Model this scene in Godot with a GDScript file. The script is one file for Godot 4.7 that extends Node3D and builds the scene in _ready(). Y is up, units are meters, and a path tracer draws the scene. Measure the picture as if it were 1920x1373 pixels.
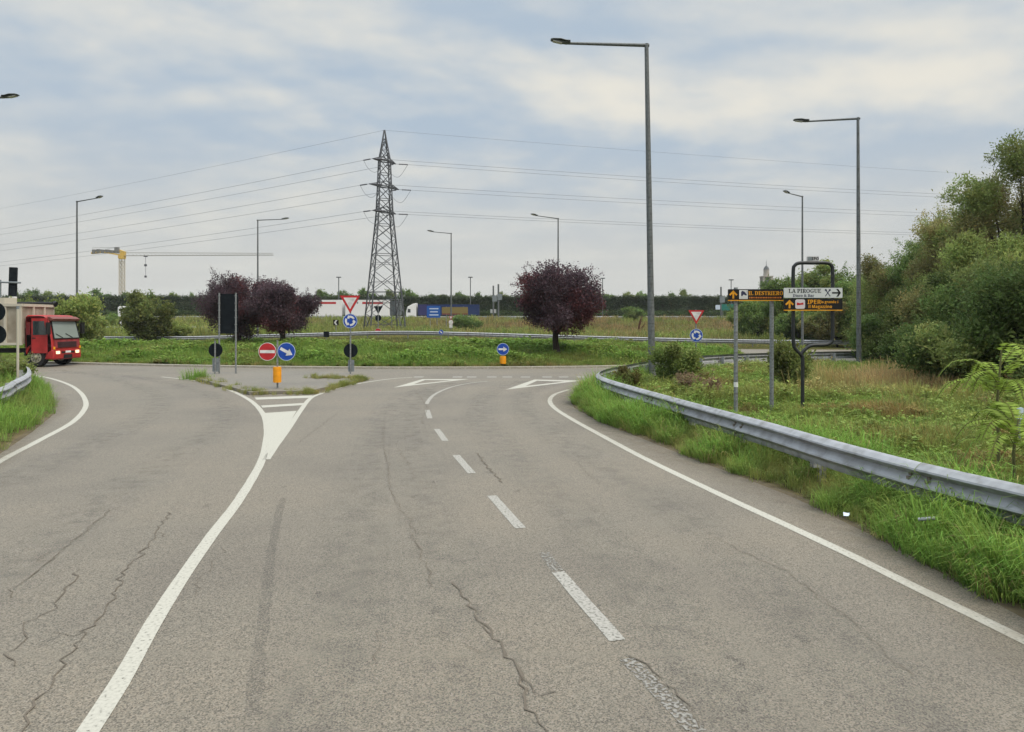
extends Node3D
# A roundabout approach under a cloudy sky. Metres; V(x, y, z) takes the distance ahead as positive.

var M := {}
var used := {}
var rng := RandomNumberGenerator.new()
var noise := FastNoiseLite.new()

class Mb:
	var v := PackedVector3Array()
	var n := PackedVector3Array()
	var c := PackedColorArray()
	var u := PackedVector2Array()
	var col := Color(1, 1, 1)
	func tri(a: Vector3, b: Vector3, d: Vector3) -> void:   # counter-clockwise from outside
		var nn := (b - a).cross(d - a).normalized()
		v.append_array([a, d, b]); n.append_array([nn, nn, nn]); c.append_array([col, col, col])
		u.append_array([Vector2.ZERO, Vector2.ZERO, Vector2.ZERO])
	func quad(a: Vector3, b: Vector3, d: Vector3, e: Vector3) -> void:
		tri(a, b, d); tri(a, d, e)
	func smooth_tri(p: Array, q: Array, w := []) -> void:
		for k in [0, 2, 1]:
			v.append(p[k]); n.append(q[k]); c.append(col); u.append(w[k] if w else Vector2.ZERO)
	func box(at: Vector3, s: Vector3, b := Basis.IDENTITY) -> void:
		var h := s / 2.0
		var p := []
		for i in 8:
			p.append(at + b * Vector3(h.x if i & 1 else -h.x, h.y if i & 2 else -h.y, h.z if i & 4 else -h.z))
		quad(p[4], p[5], p[7], p[6]); quad(p[1], p[0], p[2], p[3])
		quad(p[5], p[1], p[3], p[7]); quad(p[0], p[4], p[6], p[2])
		quad(p[6], p[7], p[3], p[2]); quad(p[0], p[1], p[5], p[4])
	func bar(a: Vector3, b: Vector3, w: float, d := 0.0) -> void:
		var y := (b - a).normalized()
		var x := y.cross(Vector3.UP if absf(y.y) < 0.95 else Vector3.RIGHT).normalized()
		box((a + b) / 2.0, Vector3(w, a.distance_to(b), d if d > 0.0 else w), Basis(x, y, x.cross(y)))
	func prism(poly: PackedVector2Array, z0: float, z1: float, bev := 0.0) -> void:   # outline in xy, counter-clockwise, extruded along z
		var rings := []
		if bev > 0.0:
			var small := shrink(poly, bev)
			rings = [[small, z0], [poly, z0 + bev], [poly, z1 - bev], [small, z1]]
		else:
			rings = [[poly, z0], [poly, z1]]
		var m := poly.size()
		for r in rings.size() - 1:
			var p0: PackedVector2Array = rings[r][0]
			var p1: PackedVector2Array = rings[r + 1][0]
			for i in m:
				var j := (i + 1) % m
				quad(Vector3(p0[i].x, p0[i].y, rings[r][1]), Vector3(p0[j].x, p0[j].y, rings[r][1]), Vector3(p1[j].x, p1[j].y, rings[r + 1][1]), Vector3(p1[i].x, p1[i].y, rings[r + 1][1]))
		var cap: PackedVector2Array = rings[-1][0]
		var t := Geometry2D.triangulate_polygon(cap)
		for k in range(0, t.size(), 3):
			var a := cap[t[k]]
			var b := cap[t[k + 1]]
			var d := cap[t[k + 2]]
			if (b - a).cross(d - a) < 0:
				var e := b
				b = d
				d = e
			tri(Vector3(a.x, a.y, z1), Vector3(b.x, b.y, z1), Vector3(d.x, d.y, z1))
			tri(Vector3(a.x, a.y, z0), Vector3(d.x, d.y, z0), Vector3(b.x, b.y, z0))
	func shrink(p: PackedVector2Array, by: float) -> PackedVector2Array:
		var o := PackedVector2Array()
		for i in p.size():
			var a := (p[i] - p[i - 1]).normalized()
			var b := (p[(i + 1) % p.size()] - p[i]).normalized()
			var q := Vector2(-a.y - b.y, a.x + b.x)
			o.append(p[i] + q.normalized() * by / maxf(0.5, q.length() / 2.0))
		return o
	func tube(path: Array, radii: Array, sides := 8, capped := true) -> void:
		var rings := []
		var x := Vector3.ZERO
		for i in path.size():
			var t: Vector3 = (path[mini(i + 1, path.size() - 1)] - path[maxi(i - 1, 0)]).normalized()
			if x == Vector3.ZERO:
				x = t.cross(Vector3.RIGHT if absf(t.x) < 0.9 else Vector3.UP).normalized()
			x = (x - t * x.dot(t)).normalized()
			var y := t.cross(x)
			var ring := []
			for k in sides:
				var d := x * cos(TAU * k / sides) + y * sin(TAU * k / sides)
				ring.append([path[i] + d * radii[mini(i, radii.size() - 1)], d])
			rings.append(ring)
		for i in path.size() - 1:
			for k in sides:
				var a: Array = rings[i][k]
				var b: Array = rings[i][(k + 1) % sides]
				var d: Array = rings[i + 1][(k + 1) % sides]
				var e: Array = rings[i + 1][k]
				smooth_tri([a[0], b[0], d[0]], [a[1], b[1], d[1]])
				smooth_tri([a[0], d[0], e[0]], [a[1], d[1], e[1]])
		if capped:
			for end in [[0, path[0]], [path.size() - 1, path[-1]]]:
				for k in sides:
					var a: Vector3 = rings[end[0]][k][0]
					var b: Vector3 = rings[end[0]][(k + 1) % sides][0]
					if end[0] == 0:
						tri(end[1], b, a)
					else:
						tri(end[1], a, b)
	func flat(poly: PackedVector2Array, y: float) -> void:   # outline in (x, distance ahead) laid on the ground
		var t := Geometry2D.triangulate_polygon(poly)
		for k in range(0, t.size(), 3):
			var p := [poly[t[k]], poly[t[k + 1]], poly[t[k + 2]]]
			if (p[1] - p[0]).cross(p[2] - p[0]) < 0:
				p = [p[0], p[2], p[1]]
			ground_tri(p, y)
	func ground_tri(p: Array, y: float) -> void:
		smooth_tri([Vector3(p[0].x, y, -p[0].y), Vector3(p[1].x, y, -p[1].y), Vector3(p[2].x, y, -p[2].y)], [Vector3.UP, Vector3.UP, Vector3.UP], p)
	func done() -> ArrayMesh:
		var a := []
		a.resize(Mesh.ARRAY_MAX)
		a[Mesh.ARRAY_VERTEX] = v
		a[Mesh.ARRAY_NORMAL] = n
		a[Mesh.ARRAY_COLOR] = c
		a[Mesh.ARRAY_TEX_UV] = u
		a[Mesh.ARRAY_TEX_UV2] = u
		var m := ArrayMesh.new()
		m.add_surface_from_arrays(Mesh.PRIMITIVE_TRIANGLES, a)
		return m

func V(x: float, y: float, z: float) -> Vector3:
	return Vector3(x, y, -z)

func numbered(called: String, parent: Node) -> String:
	var key := "%d/%s" % [parent.get_instance_id(), called]
	used[key] = used.get(key, -1) + 1
	return called if used[key] == 0 else "%s_%03d" % [called, used[key]]

func put(called: String, mesh: Mesh, mat: Material, parent: Node3D = self, at := Vector3.ZERO, turn := Vector3.ZERO) -> MeshInstance3D:
	var o := MeshInstance3D.new()
	o.name = numbered(called, parent)
	o.mesh = mesh
	o.material_override = mat
	o.position = at
	o.rotation = turn
	parent.add_child(o, true)
	return o

func tag(o: Node3D, label: String, category: String, group := "") -> Node3D:
	o.set_meta("label", label)
	o.set_meta("category", category)
	if group:
		o.set_meta("group", group)
	return o

func thing(called: String, label: String, category: String, at: Vector3, turn := 0.0, group := "") -> Node3D:
	var o := Node3D.new()
	o.name = numbered(called, self)
	o.position = at
	o.rotation.y = turn
	add_child(o, true)
	return tag(o, label, category, group)

func setting(o: Node3D, kind := "structure", label := "") -> Node3D:
	o.set_meta("kind", kind)
	if label:
		o.set_meta("label", label)
	return o

func mat(c: Color, rough := 0.8, metal := 0.0) -> StandardMaterial3D:   # c in linear values
	var m := StandardMaterial3D.new()
	m.albedo_color = c.linear_to_srgb()
	m.roughness = rough
	m.metallic = metal
	m.metallic_specular = 0.4
	return m

func noise_tex(size: int, freq: float, stops: Array, sort := FastNoiseLite.TYPE_SIMPLEX_SMOOTH, oct := 4, sd := 1) -> NoiseTexture2D:
	var f := FastNoiseLite.new()
	f.noise_type = sort
	f.frequency = freq
	f.seed = sd
	f.fractal_octaves = oct
	if sort == FastNoiseLite.TYPE_CELLULAR:
		f.cellular_return_type = FastNoiseLite.RETURN_CELL_VALUE
		f.fractal_type = FastNoiseLite.FRACTAL_NONE
	var t := NoiseTexture2D.new()
	t.width = size
	t.height = size
	t.seamless = true
	t.noise = f
	var g := Gradient.new()
	g.offsets = PackedFloat32Array(stops.map(func(s): return s[0]))
	g.colors = PackedColorArray(stops.map(func(s): return s[1]))
	t.color_ramp = g
	return t

func grey(x: float, a := 1.0) -> Color:
	return Color(x, x, x, a)

func grain(m: StandardMaterial3D, t: Texture2D, scale: float) -> StandardMaterial3D:   # tone variation that repeats every «scale» metres
	m.albedo_texture = t
	m.uv1_triplanar = true
	m.uv1_scale = Vector3.ONE / scale
	return m

# ------------------------------------------------------------------ the lie of the land
var asphalt_edge := PackedVector2Array([Vector2(4.1, -14), Vector2(4.05, 2), Vector2(4.0, 4), Vector2(3.98, 5.4), Vector2(3.9, 7.4), Vector2(3.72, 9.06), Vector2(3.4, 10.4), Vector2(3.05, 11.7), Vector2(2.55, 13.9), Vector2(2.0, 16.2), Vector2(1.68, 18.7), Vector2(1.76, 21.4), Vector2(2.45, 24.0), Vector2(3.6, 26.5), Vector2(5.3, 29.6), Vector2(8.7, 34.2), Vector2(13, 36.8), Vector2(21, 39.6), Vector2(32, 42.5), Vector2(60, 48), Vector2(60, 57), Vector2(40, 58), Vector2(25, 59), Vector2(19, 60), Vector2(12, 61.5), Vector2(0, 63), Vector2(-15, 64), Vector2(-30, 64), Vector2(-45, 64), Vector2(-90, 64), Vector2(-90, 48), Vector2(-45, 38), Vector2(-30, 31.5), Vector2(-21, 28.9), Vector2(-19, 27.8), Vector2(-16.6, 24.8), Vector2(-14.0, 21.2), Vector2(-11.6, 17.6), Vector2(-10.1, 14.6), Vector2(-9.0, 12.2), Vector2(-7.6, 9), Vector2(-6.3, 4), Vector2(-5.4, -14)])
var island_edge := PackedVector2Array([Vector2(-70, 50), Vector2(-45, 47), Vector2(-35, 42.6), Vector2(-24, 38.3), Vector2(-16, 35.9), Vector2(-8.5, 34.6), Vector2(-2, 34.5), Vector2(4.6, 35.4), Vector2(9, 37.6), Vector2(13, 41), Vector2(15.5, 45), Vector2(16.5, 50), Vector2(14, 54), Vector2(8, 56.5), Vector2(-5, 57.5), Vector2(-20, 58), Vector2(-40, 57), Vector2(-70, 57)])

func edge_distance(poly: PackedVector2Array, p: Vector2) -> float:   # positive outside
	var best := 1e9
	var inside := false
	var j := poly.size() - 1
	for i in poly.size():
		var a := poly[i]
		var b := poly[j]
		var ab := b - a
		var t := clampf((p - a).dot(ab) / ab.length_squared(), 0, 1)
		best = minf(best, (a + ab * t).distance_squared_to(p))
		if (a.y > p.y) != (b.y > p.y) and p.x < (b.x - a.x) * (p.y - a.y) / (b.y - a.y) + a.x:
			inside = not inside
		j = i
	return -sqrt(best) if inside else sqrt(best)

func lie(x: float, z: float) -> Array:   # [height, metres of green from the nearest asphalt (negative on it), on the island]
	var far := smoothstep(62.5, 68, z) * (0.15 + 0.6 * exp(-pow((x + 12) / 14.0, 2))) * (1.0 - smoothstep(80, 110, z)) + smoothstep(70, 100, z) * 0.3
	far += smoothstep(106, 134, z) * 2.5 + smoothstep(66, 80, z) * (1.0 - smoothstep(95, 130, z)) * 0.75 * smoothstep(-15, -30, x)
	if z > 75:
		return [far + 0.1, z - 64, false]
	var d := edge_distance(asphalt_edge, Vector2(x, z))
	if d < 0 and z > 30:
		var e := edge_distance(island_edge, Vector2(x, z))
		if e < 0:
			return [clampf(-e * 0.25, 0, 0.12) + 0.5 * smoothstep(0, 9, -e), -e, true]
		d = maxf(d, -e)
	return [clampf(d * 0.12, -0.07, 0.05) + 0.05 * smoothstep(0.4, 2.0, d) + far * step01(d), d, false]

func step01(d: float) -> float:
	return 1.0 if d > 0 else 0.0

func height(x: float, z: float) -> float:
	return lie(x, z)[0]

func steps(parts: Array) -> Array:
	var out := []
	for p in parts:
		var x: float = p[0]
		while x < p[1] - 0.001:
			out.append(x)
			x += p[2]
	return out

func smooth_path(pts: Array, step: float) -> Array:   # Catmull-Rom through the points, resampled evenly
	var c := Curve3D.new()
	c.bake_interval = step / 4.0
	for i in pts.size():
		var t: Vector3 = (pts[mini(i + 1, pts.size() - 1)] - pts[maxi(i - 1, 0)]) / 6.0
		c.add_point(pts[i], -t, t)
	var len := c.get_baked_length()
	var k := maxi(1, int(round(len / step)))
	var out := []
	for i in k + 1:
		out.append(c.sample_baked(len * i / k))
	return out

func plan(pts: Array, y := 0.0) -> Array:
	return pts.map(func(p): return Vector3(p.x, y, -p.y))

func ribbon(path: Array, width: float, y: float, ragged := 0.0, alpha := []) -> ArrayMesh:   # a strip laid along a path on the road
	var b := Mb.new()
	var l := []
	var r := []
	for i in path.size():
		var t: Vector3 = (path[mini(i + 1, path.size() - 1)] - path[maxi(i - 1, 0)]).normalized()
		var s := t.cross(Vector3.UP) * width / 2.0
		l.append(Vector3(path[i].x, y, path[i].z) - s * (1.0 + ragged * rng.randf_range(-1, 1)))
		r.append(Vector3(path[i].x, y, path[i].z) + s * (1.0 + ragged * rng.randf_range(-1, 1)))
	var run := 0.0
	for i in path.size() - 1:
		var q := [l[i], r[i], r[i + 1], l[i + 1]]
		var w := [Vector2(0, run), Vector2(width, run)]
		run += path[i].distance_to(path[i + 1])
		w.append_array([Vector2(width, run), Vector2(0, run)])
		var up := [Vector3.UP, Vector3.UP, Vector3.UP]
		if (q[1] - q[0]).cross(q[2] - q[0]).y < 0:
			q.reverse()
			w.reverse()
		var uvs := q.map(func(p): return Vector2(p.x, -p.z))
		b.smooth_tri([q[0], q[1], q[2]], up, [uvs[0], uvs[1], uvs[2]])
		b.smooth_tri([q[0], q[2], q[3]], up, [uvs[0], uvs[2], uvs[3]])
	return b.done()

func scatter(called: String, mesh: Mesh, m: Material, where: Array, tints: Array, parent: Node3D = self) -> MultiMeshInstance3D:
	var mm := MultiMesh.new()
	mm.transform_format = MultiMesh.TRANSFORM_3D
	mm.use_colors = true
	mm.mesh = mesh
	mm.instance_count = where.size()
	var f := PackedFloat32Array()
	f.resize(where.size() * 16)
	for i in where.size():
		var t: Transform3D = where[i]
		var c: Color = tints[i]
		var k := i * 16
		f[k] = t.basis.x.x; f[k + 1] = t.basis.y.x; f[k + 2] = t.basis.z.x; f[k + 3] = t.origin.x
		f[k + 4] = t.basis.x.y; f[k + 5] = t.basis.y.y; f[k + 6] = t.basis.z.y; f[k + 7] = t.origin.y
		f[k + 8] = t.basis.x.z; f[k + 9] = t.basis.y.z; f[k + 10] = t.basis.z.z; f[k + 11] = t.origin.z
		f[k + 12] = c.r; f[k + 13] = c.g; f[k + 14] = c.b; f[k + 15] = 1.0
	mm.buffer = f
	var o := MultiMeshInstance3D.new()
	o.name = numbered(called, parent)
	o.multimesh = mm
	o.material_override = m
	parent.add_child(o, true)
	return o

# ------------------------------------------------------------------ plants
func leaf_clump(count: int, reach: float, long: float, wide: float, sd: int) -> ArrayMesh:
	var r := RandomNumberGenerator.new()
	r.seed = sd
	var b := Mb.new()
	for i in count:
		var p := Vector3(r.randfn(), r.randfn(), r.randfn()) * reach * 0.45
		var d := Vector3(r.randfn(), r.randfn() - 0.4, r.randfn()).normalized()
		var s := d.cross(Vector3(r.randfn(), r.randfn(), r.randfn())).normalized()
		var up := d.cross(s) * wide * 0.3
		var l := long * r.randf_range(0.6, 1.2)
		var tone := r.randf_range(0.7, 1.35)
		b.col = Color(tone * r.randf_range(0.9, 1.15), tone, tone * r.randf_range(0.85, 1.1))
		var w := wide * l / long
		b.tri(p, p + d * l * 0.5 + s * w * 0.5 + up, p + d * l)
		b.tri(p, p + d * l, p + d * l * 0.5 - s * w * 0.5 + up)
	return b.done()

func grass_tuft(blades: int, tall: float, spread: float, lean: float, wide: float, sd: int, heads := 0.0) -> ArrayMesh:
	var r := RandomNumberGenerator.new()
	r.seed = sd
	var b := Mb.new()
	for i in blades:
		var a := r.randf() * TAU
		var p := Vector3(cos(a), 0, sin(a)) * spread * sqrt(r.randf())
		var a2 := a + r.randfn() * 0.9
		var out := Vector3(cos(a2), 0, sin(a2))
		var side := Vector3(-out.z, 0, out.x)
		var h := tall * r.randf_range(0.45, 1.1)
		var bend := h * lean * r.randf_range(0.2, 1.3)
		var w := wide * r.randf_range(0.6, 1.2)
		var tone := r.randf_range(0.65, 1.35)
		var dry := r.randf()
		b.col = Color(tone * 1.9, tone * 1.2, tone * 1.2) if dry > 0.9 else Color(tone * r.randf_range(0.85, 1.25), tone, tone)
		var p1 := p + Vector3(0, h * 0.5, 0) + out * bend * 0.25
		var p2 := p + Vector3(0, h * 0.88, 0) + out * bend * 0.7
		var p3 := p + Vector3(0, h, 0) + out * bend * 1.25 - Vector3(0, h * lean * 0.25, 0)
		b.quad(p - side * w * 0.5, p + side * w * 0.5, p1 + side * w * 0.45, p1 - side * w * 0.45)
		b.quad(p1 - side * w * 0.45, p1 + side * w * 0.45, p2 + side * w * 0.3, p2 - side * w * 0.3)
		b.tri(p2 - side * w * 0.3, p2 + side * w * 0.3, p3)
		if r.randf() < heads:
			b.col = Color(1.5, 1.05, 1.2)
			b.bar(p2, p3 + Vector3(0, h * 0.15, 0), w * 0.6)
	return b.done()

func weed(sd: int, tall: float, leaves: int, long: float) -> ArrayMesh:   # a leafy stem
	var r := RandomNumberGenerator.new()
	r.seed = sd
	var b := Mb.new()
	for s in 4:
		var a := r.randf() * TAU
		var top := Vector3(cos(a), 0, sin(a)) * tall * r.randf_range(0.1, 0.5) + Vector3(0, tall * r.randf_range(0.6, 1.0), 0)
		b.col = Color(0.9, 0.8, 0.7)
		b.bar(Vector3.ZERO, top, tall * 0.012)
		for i in leaves:
			var t := r.randf_range(0.15, 1.0)
			var p := top * t
			var g := r.randf() * TAU
			var d := Vector3(cos(g), r.randf_range(-0.5, 0.5), sin(g)).normalized()
			var q := d.cross(Vector3.UP).normalized() * long * 0.28
			var l := long * r.randf_range(0.5, 1.1)
			var tone := r.randf_range(0.7, 1.3)
			b.col = Color(tone * 1.05, tone, tone)
			b.tri(p, p + d * l * 0.5 + q, p + d * l)
			b.tri(p, p + d * l, p + d * l * 0.5 - q)
	return b.done()

func tilt(scale: Vector3, lean := 0.25) -> Basis:
	return Basis.from_euler(Vector3(rng.randfn() * lean, rng.randf() * TAU, rng.randfn() * lean)).scaled_local(scale)

func tree(called: String, label: String, category: String, group: String, at: Vector3, tall: float, wide: float, deep: float, crown_from: float, tint: Color, clump: Mesh, count: int, lobes: int, open: float, trunk_r: float, sd: int, bark: Material, second := Color(-1, 0, 0), thin := 0.52) -> Node3D:
	rng.seed = sd
	var o := thing(called, label, category, at, 0.0, group)
	var ch := (tall - crown_from) / 2.0
	var mid := Vector3(0, crown_from + ch, 0)
	var lobe := []
	for i in lobes:
		var up := 1.0 - 2.0 * (i + 0.5) / lobes
		var turn := i * 2.39996 + rng.randfn() * 0.35
		var d := Vector3(cos(turn) * sqrt(1.0 - up * up), up + rng.randfn() * 0.12, sin(turn) * sqrt(1.0 - up * up)).normalized()
		var loose := thin < 0.6
		var k := (rng.randf_range(0.5, 0.92) if loose else rng.randf_range(0.5, 0.74)) if i else 0.0
		var size := (rng.randf_range(0.18, 0.44) if loose else rng.randf_range(0.3, 0.46)) if i else 0.5
		lobe.append([mid + d * Vector3(wide, ch, deep) * k, Vector3(wide, ch, deep) * size, rng.randf_range(0.75, 1.3), rng.randf()])
	var b := Mb.new()
	var fork := Vector3(rng.randfn() * 0.05, crown_from + ch * 0.25, rng.randfn() * 0.05)
	b.tube([Vector3(0, -0.15, 0), Vector3(0, crown_from * 0.15, 0), fork * Vector3(1, 0.5, 1), fork], [trunk_r * 1.4, trunk_r * 1.05, trunk_r * 0.9, trunk_r * 0.75], 9)
	for i in mini(lobes, 9):
		var tip: Vector3 = lobe[i][0] + Vector3(0, lobe[i][1].y * 0.5, 0)
		var start := Vector3(fork.x, fork.y * rng.randf_range(0.55, 1.0), fork.z)
		var bow := start.lerp(tip, 0.5) + Vector3(rng.randfn(), rng.randf(), rng.randfn()) * wide * 0.08
		b.tube([start, bow, tip], [trunk_r * 0.55, trunk_r * 0.3, trunk_r * 0.06], 6)
		for k in 3:
			var d := Vector3(rng.randfn(), rng.randf_range(-0.2, 1.0), rng.randfn()).normalized()
			b.tube([bow.lerp(tip, 0.3 * k + 0.2), bow.lerp(tip, 0.3 * k + 0.3) + d * lobe[i][1] * 0.9], [trunk_r * 0.18, trunk_r * 0.04], 4)
	var where := []
	var tints := []
	count = int(count * thin)
	while where.size() < count:
		var l: Array = lobe[rng.randi() % lobes]
		var d := Vector3(rng.randfn(), rng.randfn(), rng.randfn()).normalized()
		var p: Vector3 = l[0] + d * l[1] * pow(rng.randf(), 0.5)
		if noise.get_noise_3dv((p + at) * 38.0 / maxf(wide, 1.0)) < open - 0.75:
			continue
		var t: float = l[2] * rng.randf_range(0.8, 1.2)
		var c := tint if second.r < 0 or l[3] < 0.62 else second
		where.append(Transform3D(tilt(Vector3.ONE * rng.randf_range(0.7, 1.25), 0.6), p))
		tints.append(Color(c.r * t * rng.randf_range(0.9, 1.15), c.g * t, c.b * t))
	for i in int(14 + wide * 12):   # sprays that reach out of the crown
		var l: Array = lobe[rng.randi() % lobes]
		var d := Vector3(rng.randfn(), absf(rng.randfn()) * 0.9 - 0.25, rng.randfn()).normalized()
		var from: Vector3 = l[0] + d * l[1] * 0.85
		var reach := wide * rng.randf_range(0.08, 0.26)
		b.tube([from, from + (d + Vector3(0, 0.3, 0)) * reach * 1.1], [trunk_r * 0.08, trunk_r * 0.03], 4)
		for k in 4:
			var t: float = l[2] * rng.randf_range(0.8, 1.25)
			where.append(Transform3D(tilt(Vector3.ONE * rng.randf_range(0.35, 0.7), 0.6), from + (d + Vector3(0, 0.3, 0)) * reach * (k + rng.randf()) * 0.28))
			tints.append(Color(tint.r * t, tint.g * t, tint.b * t))
	put("trunk", b.done(), bark, o)
	scatter("crown", clump, M.leaf, where, tints, o)
	return o

# ------------------------------------------------------------------ road furniture
func beam_profile(k: float) -> Array:
	return [Vector2(0.015, 0.0), Vector2(0.024, 0.03), Vector2(0.026, 0.07), Vector2(0.034, 0.082), Vector2(0.1, 0.124), Vector2(0.11, 0.136), Vector2(0.102, 0.155), Vector2(0.06, 0.198), Vector2(0.028, 0.24), Vector2(0.034, 0.252), Vector2(0.1, 0.294), Vector2(0.11, 0.306), Vector2(0.102, 0.325), Vector2(0.045, 0.368), Vector2(0.02, 0.38), Vector2(0.0, 0.385)].map(func(p): return Vector2(p.x, p.y * k))

func guard_rail(label: String, group: String, pts: Array, side: float, length: float, post_step: float, k := 1.0, posts := true) -> Node3D:   # pts run along the top edge
	var path := smooth_path(pts, 0.5)
	var at: Vector3 = Vector3(path[0].x, 0, path[0].z)
	var o := thing("guard_rail", label, "guard rail", at, 0.0, group)
	var prof := beam_profile(k)
	var per := maxi(1, int(length / 0.5))
	var i := 0
	var lap := 0
	while i < path.size() - 1:
		var b := Mb.new()
		var last := mini(i + per, path.size() - 1)
		var rows := []
		for q in range(i, last + 1):
			var t: Vector3 = (path[mini(q + 1, path.size() - 1)] - path[maxi(q - 1, 0)])
			var s := Vector3(t.x, 0, t.z).normalized().cross(Vector3.UP) * side
			var row := []
			for p in prof:
				row.append(path[q] - at + s * (p.x + 0.009 * (lap % 2)) + Vector3(0, p.y - 0.385 * k, 0))
			rows.append(row)
		for q in rows.size() - 1:
			for p in prof.size() - 1:
				if side > 0:
					b.quad(rows[q][p], rows[q + 1][p], rows[q + 1][p + 1], rows[q][p + 1])
				else:
					b.quad(rows[q + 1][p], rows[q][p], rows[q][p + 1], rows[q + 1][p + 1])
		var beam := put("beam", b.done(), M.zinc if lap % 2 else M.zinc_dull, o)
		if length < 6.0 and rows.size() > 1:
			var bolts := Mb.new()
			for q in [0, rows.size() - 1]:
				for p in [2, 7, 8]:
					bolts.box(rows[q][p] + (rows[1][0] - rows[0][0]).normalized() * (0.12 if q == 0 else -0.12), Vector3(0.045, 0.035, 0.045))
			setting(put("bolts", bolts.done(), M.rusty, beam), "stuff")
		i = last
		lap += 1
	if posts:
		var box := Mb.new()
		box.box(Vector3(0, -0.5, 0), Vector3(0.055, 1.1, 0.11))
		box.box(Vector3(0, -0.19 * k, 0.1), Vector3(0.09, 0.28 * k, 0.1))
		var post := box.done()
		var run := 0.0
		for q in range(1, path.size()):
			run += path[q].distance_to(path[q - 1])
			if run >= post_step:
				run -= post_step
				var t: Vector3 = path[q] - path[q - 1]
				var s := Vector3(t.x, 0, t.z).normalized().cross(Vector3.UP) * side
				put("post", post, M.zinc_dull, o, path[q] - at - s * 0.15 - Vector3(0, 0.13, 0), Vector3(0, atan2(s.x, s.z), 0))
	return o

func street_lamp(label: String, x: float, z: float, arm: Vector3, tall: float, r: float, lean := 0.0) -> void:
	var base := V(x, height(x, z), z)
	var o := thing("street_lamp", label, "street lamp", base, 0.0, "street lamps round the junction")
	var top := Vector3(lean, tall - base.y, 0)
	var b := Mb.new()
	b.tube([Vector3(0, -0.1, 0), top * 0.5, top], [r * 1.25, r, r * 0.7], 12)
	put("pole", b.done(), M.pole, o)
	b = Mb.new()
	b.tube([Vector3(0, -0.1, 0), Vector3(0, 0.25, 0)], [r * 1.6, r * 1.5], 12)
	put("base_collar", b.done(), M.pole, o)
	var tip := top + arm
	b = Mb.new()
	var d := arm.normalized()
	b.tube([top - Vector3(0, 0.06, 0) - d * 0.1, tip - Vector3(0, 0.06, 0)], [r * 0.62, r * 0.45], 10)
	put("arm", b.done(), M.pole, o)
	var s := Vector3(d.z, 0, -d.x).normalized()
	var up := s.cross(d).normalized()
	if up.y < 0:
		up = -up
		s = -s
	var basis := Basis(d, up, d.cross(up))
	b = Mb.new()
	var prof := PackedVector2Array([Vector2(-0.12, -0.05), Vector2(0.02, -0.08), Vector2(0.2, -0.06), Vector2(0.62, 0.03), Vector2(0.64, 0.07), Vector2(0.55, 0.1), Vector2(0.25, 0.1), Vector2(0.05, 0.05), Vector2(-0.12, 0.04)])
	b.prism(prof, -0.13, 0.13, 0.03)
	var head := put("lamp_head", b.done(), M.lamp_head, o, tip)
	head.basis = basis
	b = Mb.new()
	b.box(Vector3(0.38, -0.035, 0), Vector3(0.36, 0.02, 0.2), Basis(Vector3(0, 0, 1), 0.2))
	put("lens", b.done(), M.lens, head)

func disc(r: float, z0: float, z1: float, sides := 32) -> ArrayMesh:
	var p := PackedVector2Array()
	for i in sides:
		p.append(Vector2(cos(TAU * i / sides), sin(TAU * i / sides)) * r)
	var b := Mb.new()
	b.prism(p, z0, z1)
	return b.done()

func shape(p: Array, z0: float, z1: float) -> ArrayMesh:
	var b := Mb.new()
	b.prism(PackedVector2Array(p), z0, z1)
	return b.done()

func plate(w: float, h: float, z0: float, z1: float, round := 0.02) -> ArrayMesh:
	var p := PackedVector2Array()
	for q in [[1, -1, -PI / 2], [1, 1, 0.0], [-1, 1, PI / 2], [-1, -1, PI]]:
		for k in 4:
			var a: float = q[2] + k * PI / 6
			p.append(Vector2(q[0] * (w / 2 - round) + cos(a) * round, q[1] * (h / 2 - round) + sin(a) * round))
	var b := Mb.new()
	b.prism(p, z0, z1)
	return b.done()

func arrow_shape(l: float, w: float, head: float, head_w: float, turn: float) -> Array:
	return [Vector2(-l / 2, -w / 2), Vector2(l / 2 - head, -w / 2), Vector2(l / 2 - head, -head_w / 2), Vector2(l / 2, 0), Vector2(l / 2 - head, head_w / 2), Vector2(l / 2 - head, w / 2), Vector2(-l / 2, w / 2)].map(func(p): return p.rotated(turn))

func pipe(a: Vector3, b: Vector3, r: float, sides := 10) -> ArrayMesh:
	var m := Mb.new()
	m.tube([a, b], [r, r], sides)
	return m.done()

func round_sign(o: Node3D, at: Vector3, r: float, rim: Material, face: Material, turn := 0.0) -> MeshInstance3D:
	var d := put("sign_disc", disc(r, -0.012, 0.012), M.sign_back, o, at, Vector3(0, turn, 0))
	put("rim", disc(r * 0.99, 0.0125, 0.015), rim, d)
	put("face", disc(r * 0.93, 0.0155, 0.018), face, d)
	return d

func give_way(o: Node3D, at: Vector3, side: float, turn := 0.0) -> void:
	var h := side * 0.866
	var tri := func(k: float): return [Vector2(-side / 2, h / 3), Vector2(0, -h * 2 / 3), Vector2(side / 2, h / 3)].map(func(p): return p * k)
	var d := put("sign_triangle", shape(tri.call(1.0), -0.012, 0.012), M.sign_back, o, at, Vector3(0, turn, 0))
	put("border", shape(tri.call(0.985), 0.0125, 0.015), M.sign_red, d)
	put("face", shape(tri.call(0.64), 0.0155, 0.018), M.sign_white, d)

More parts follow.
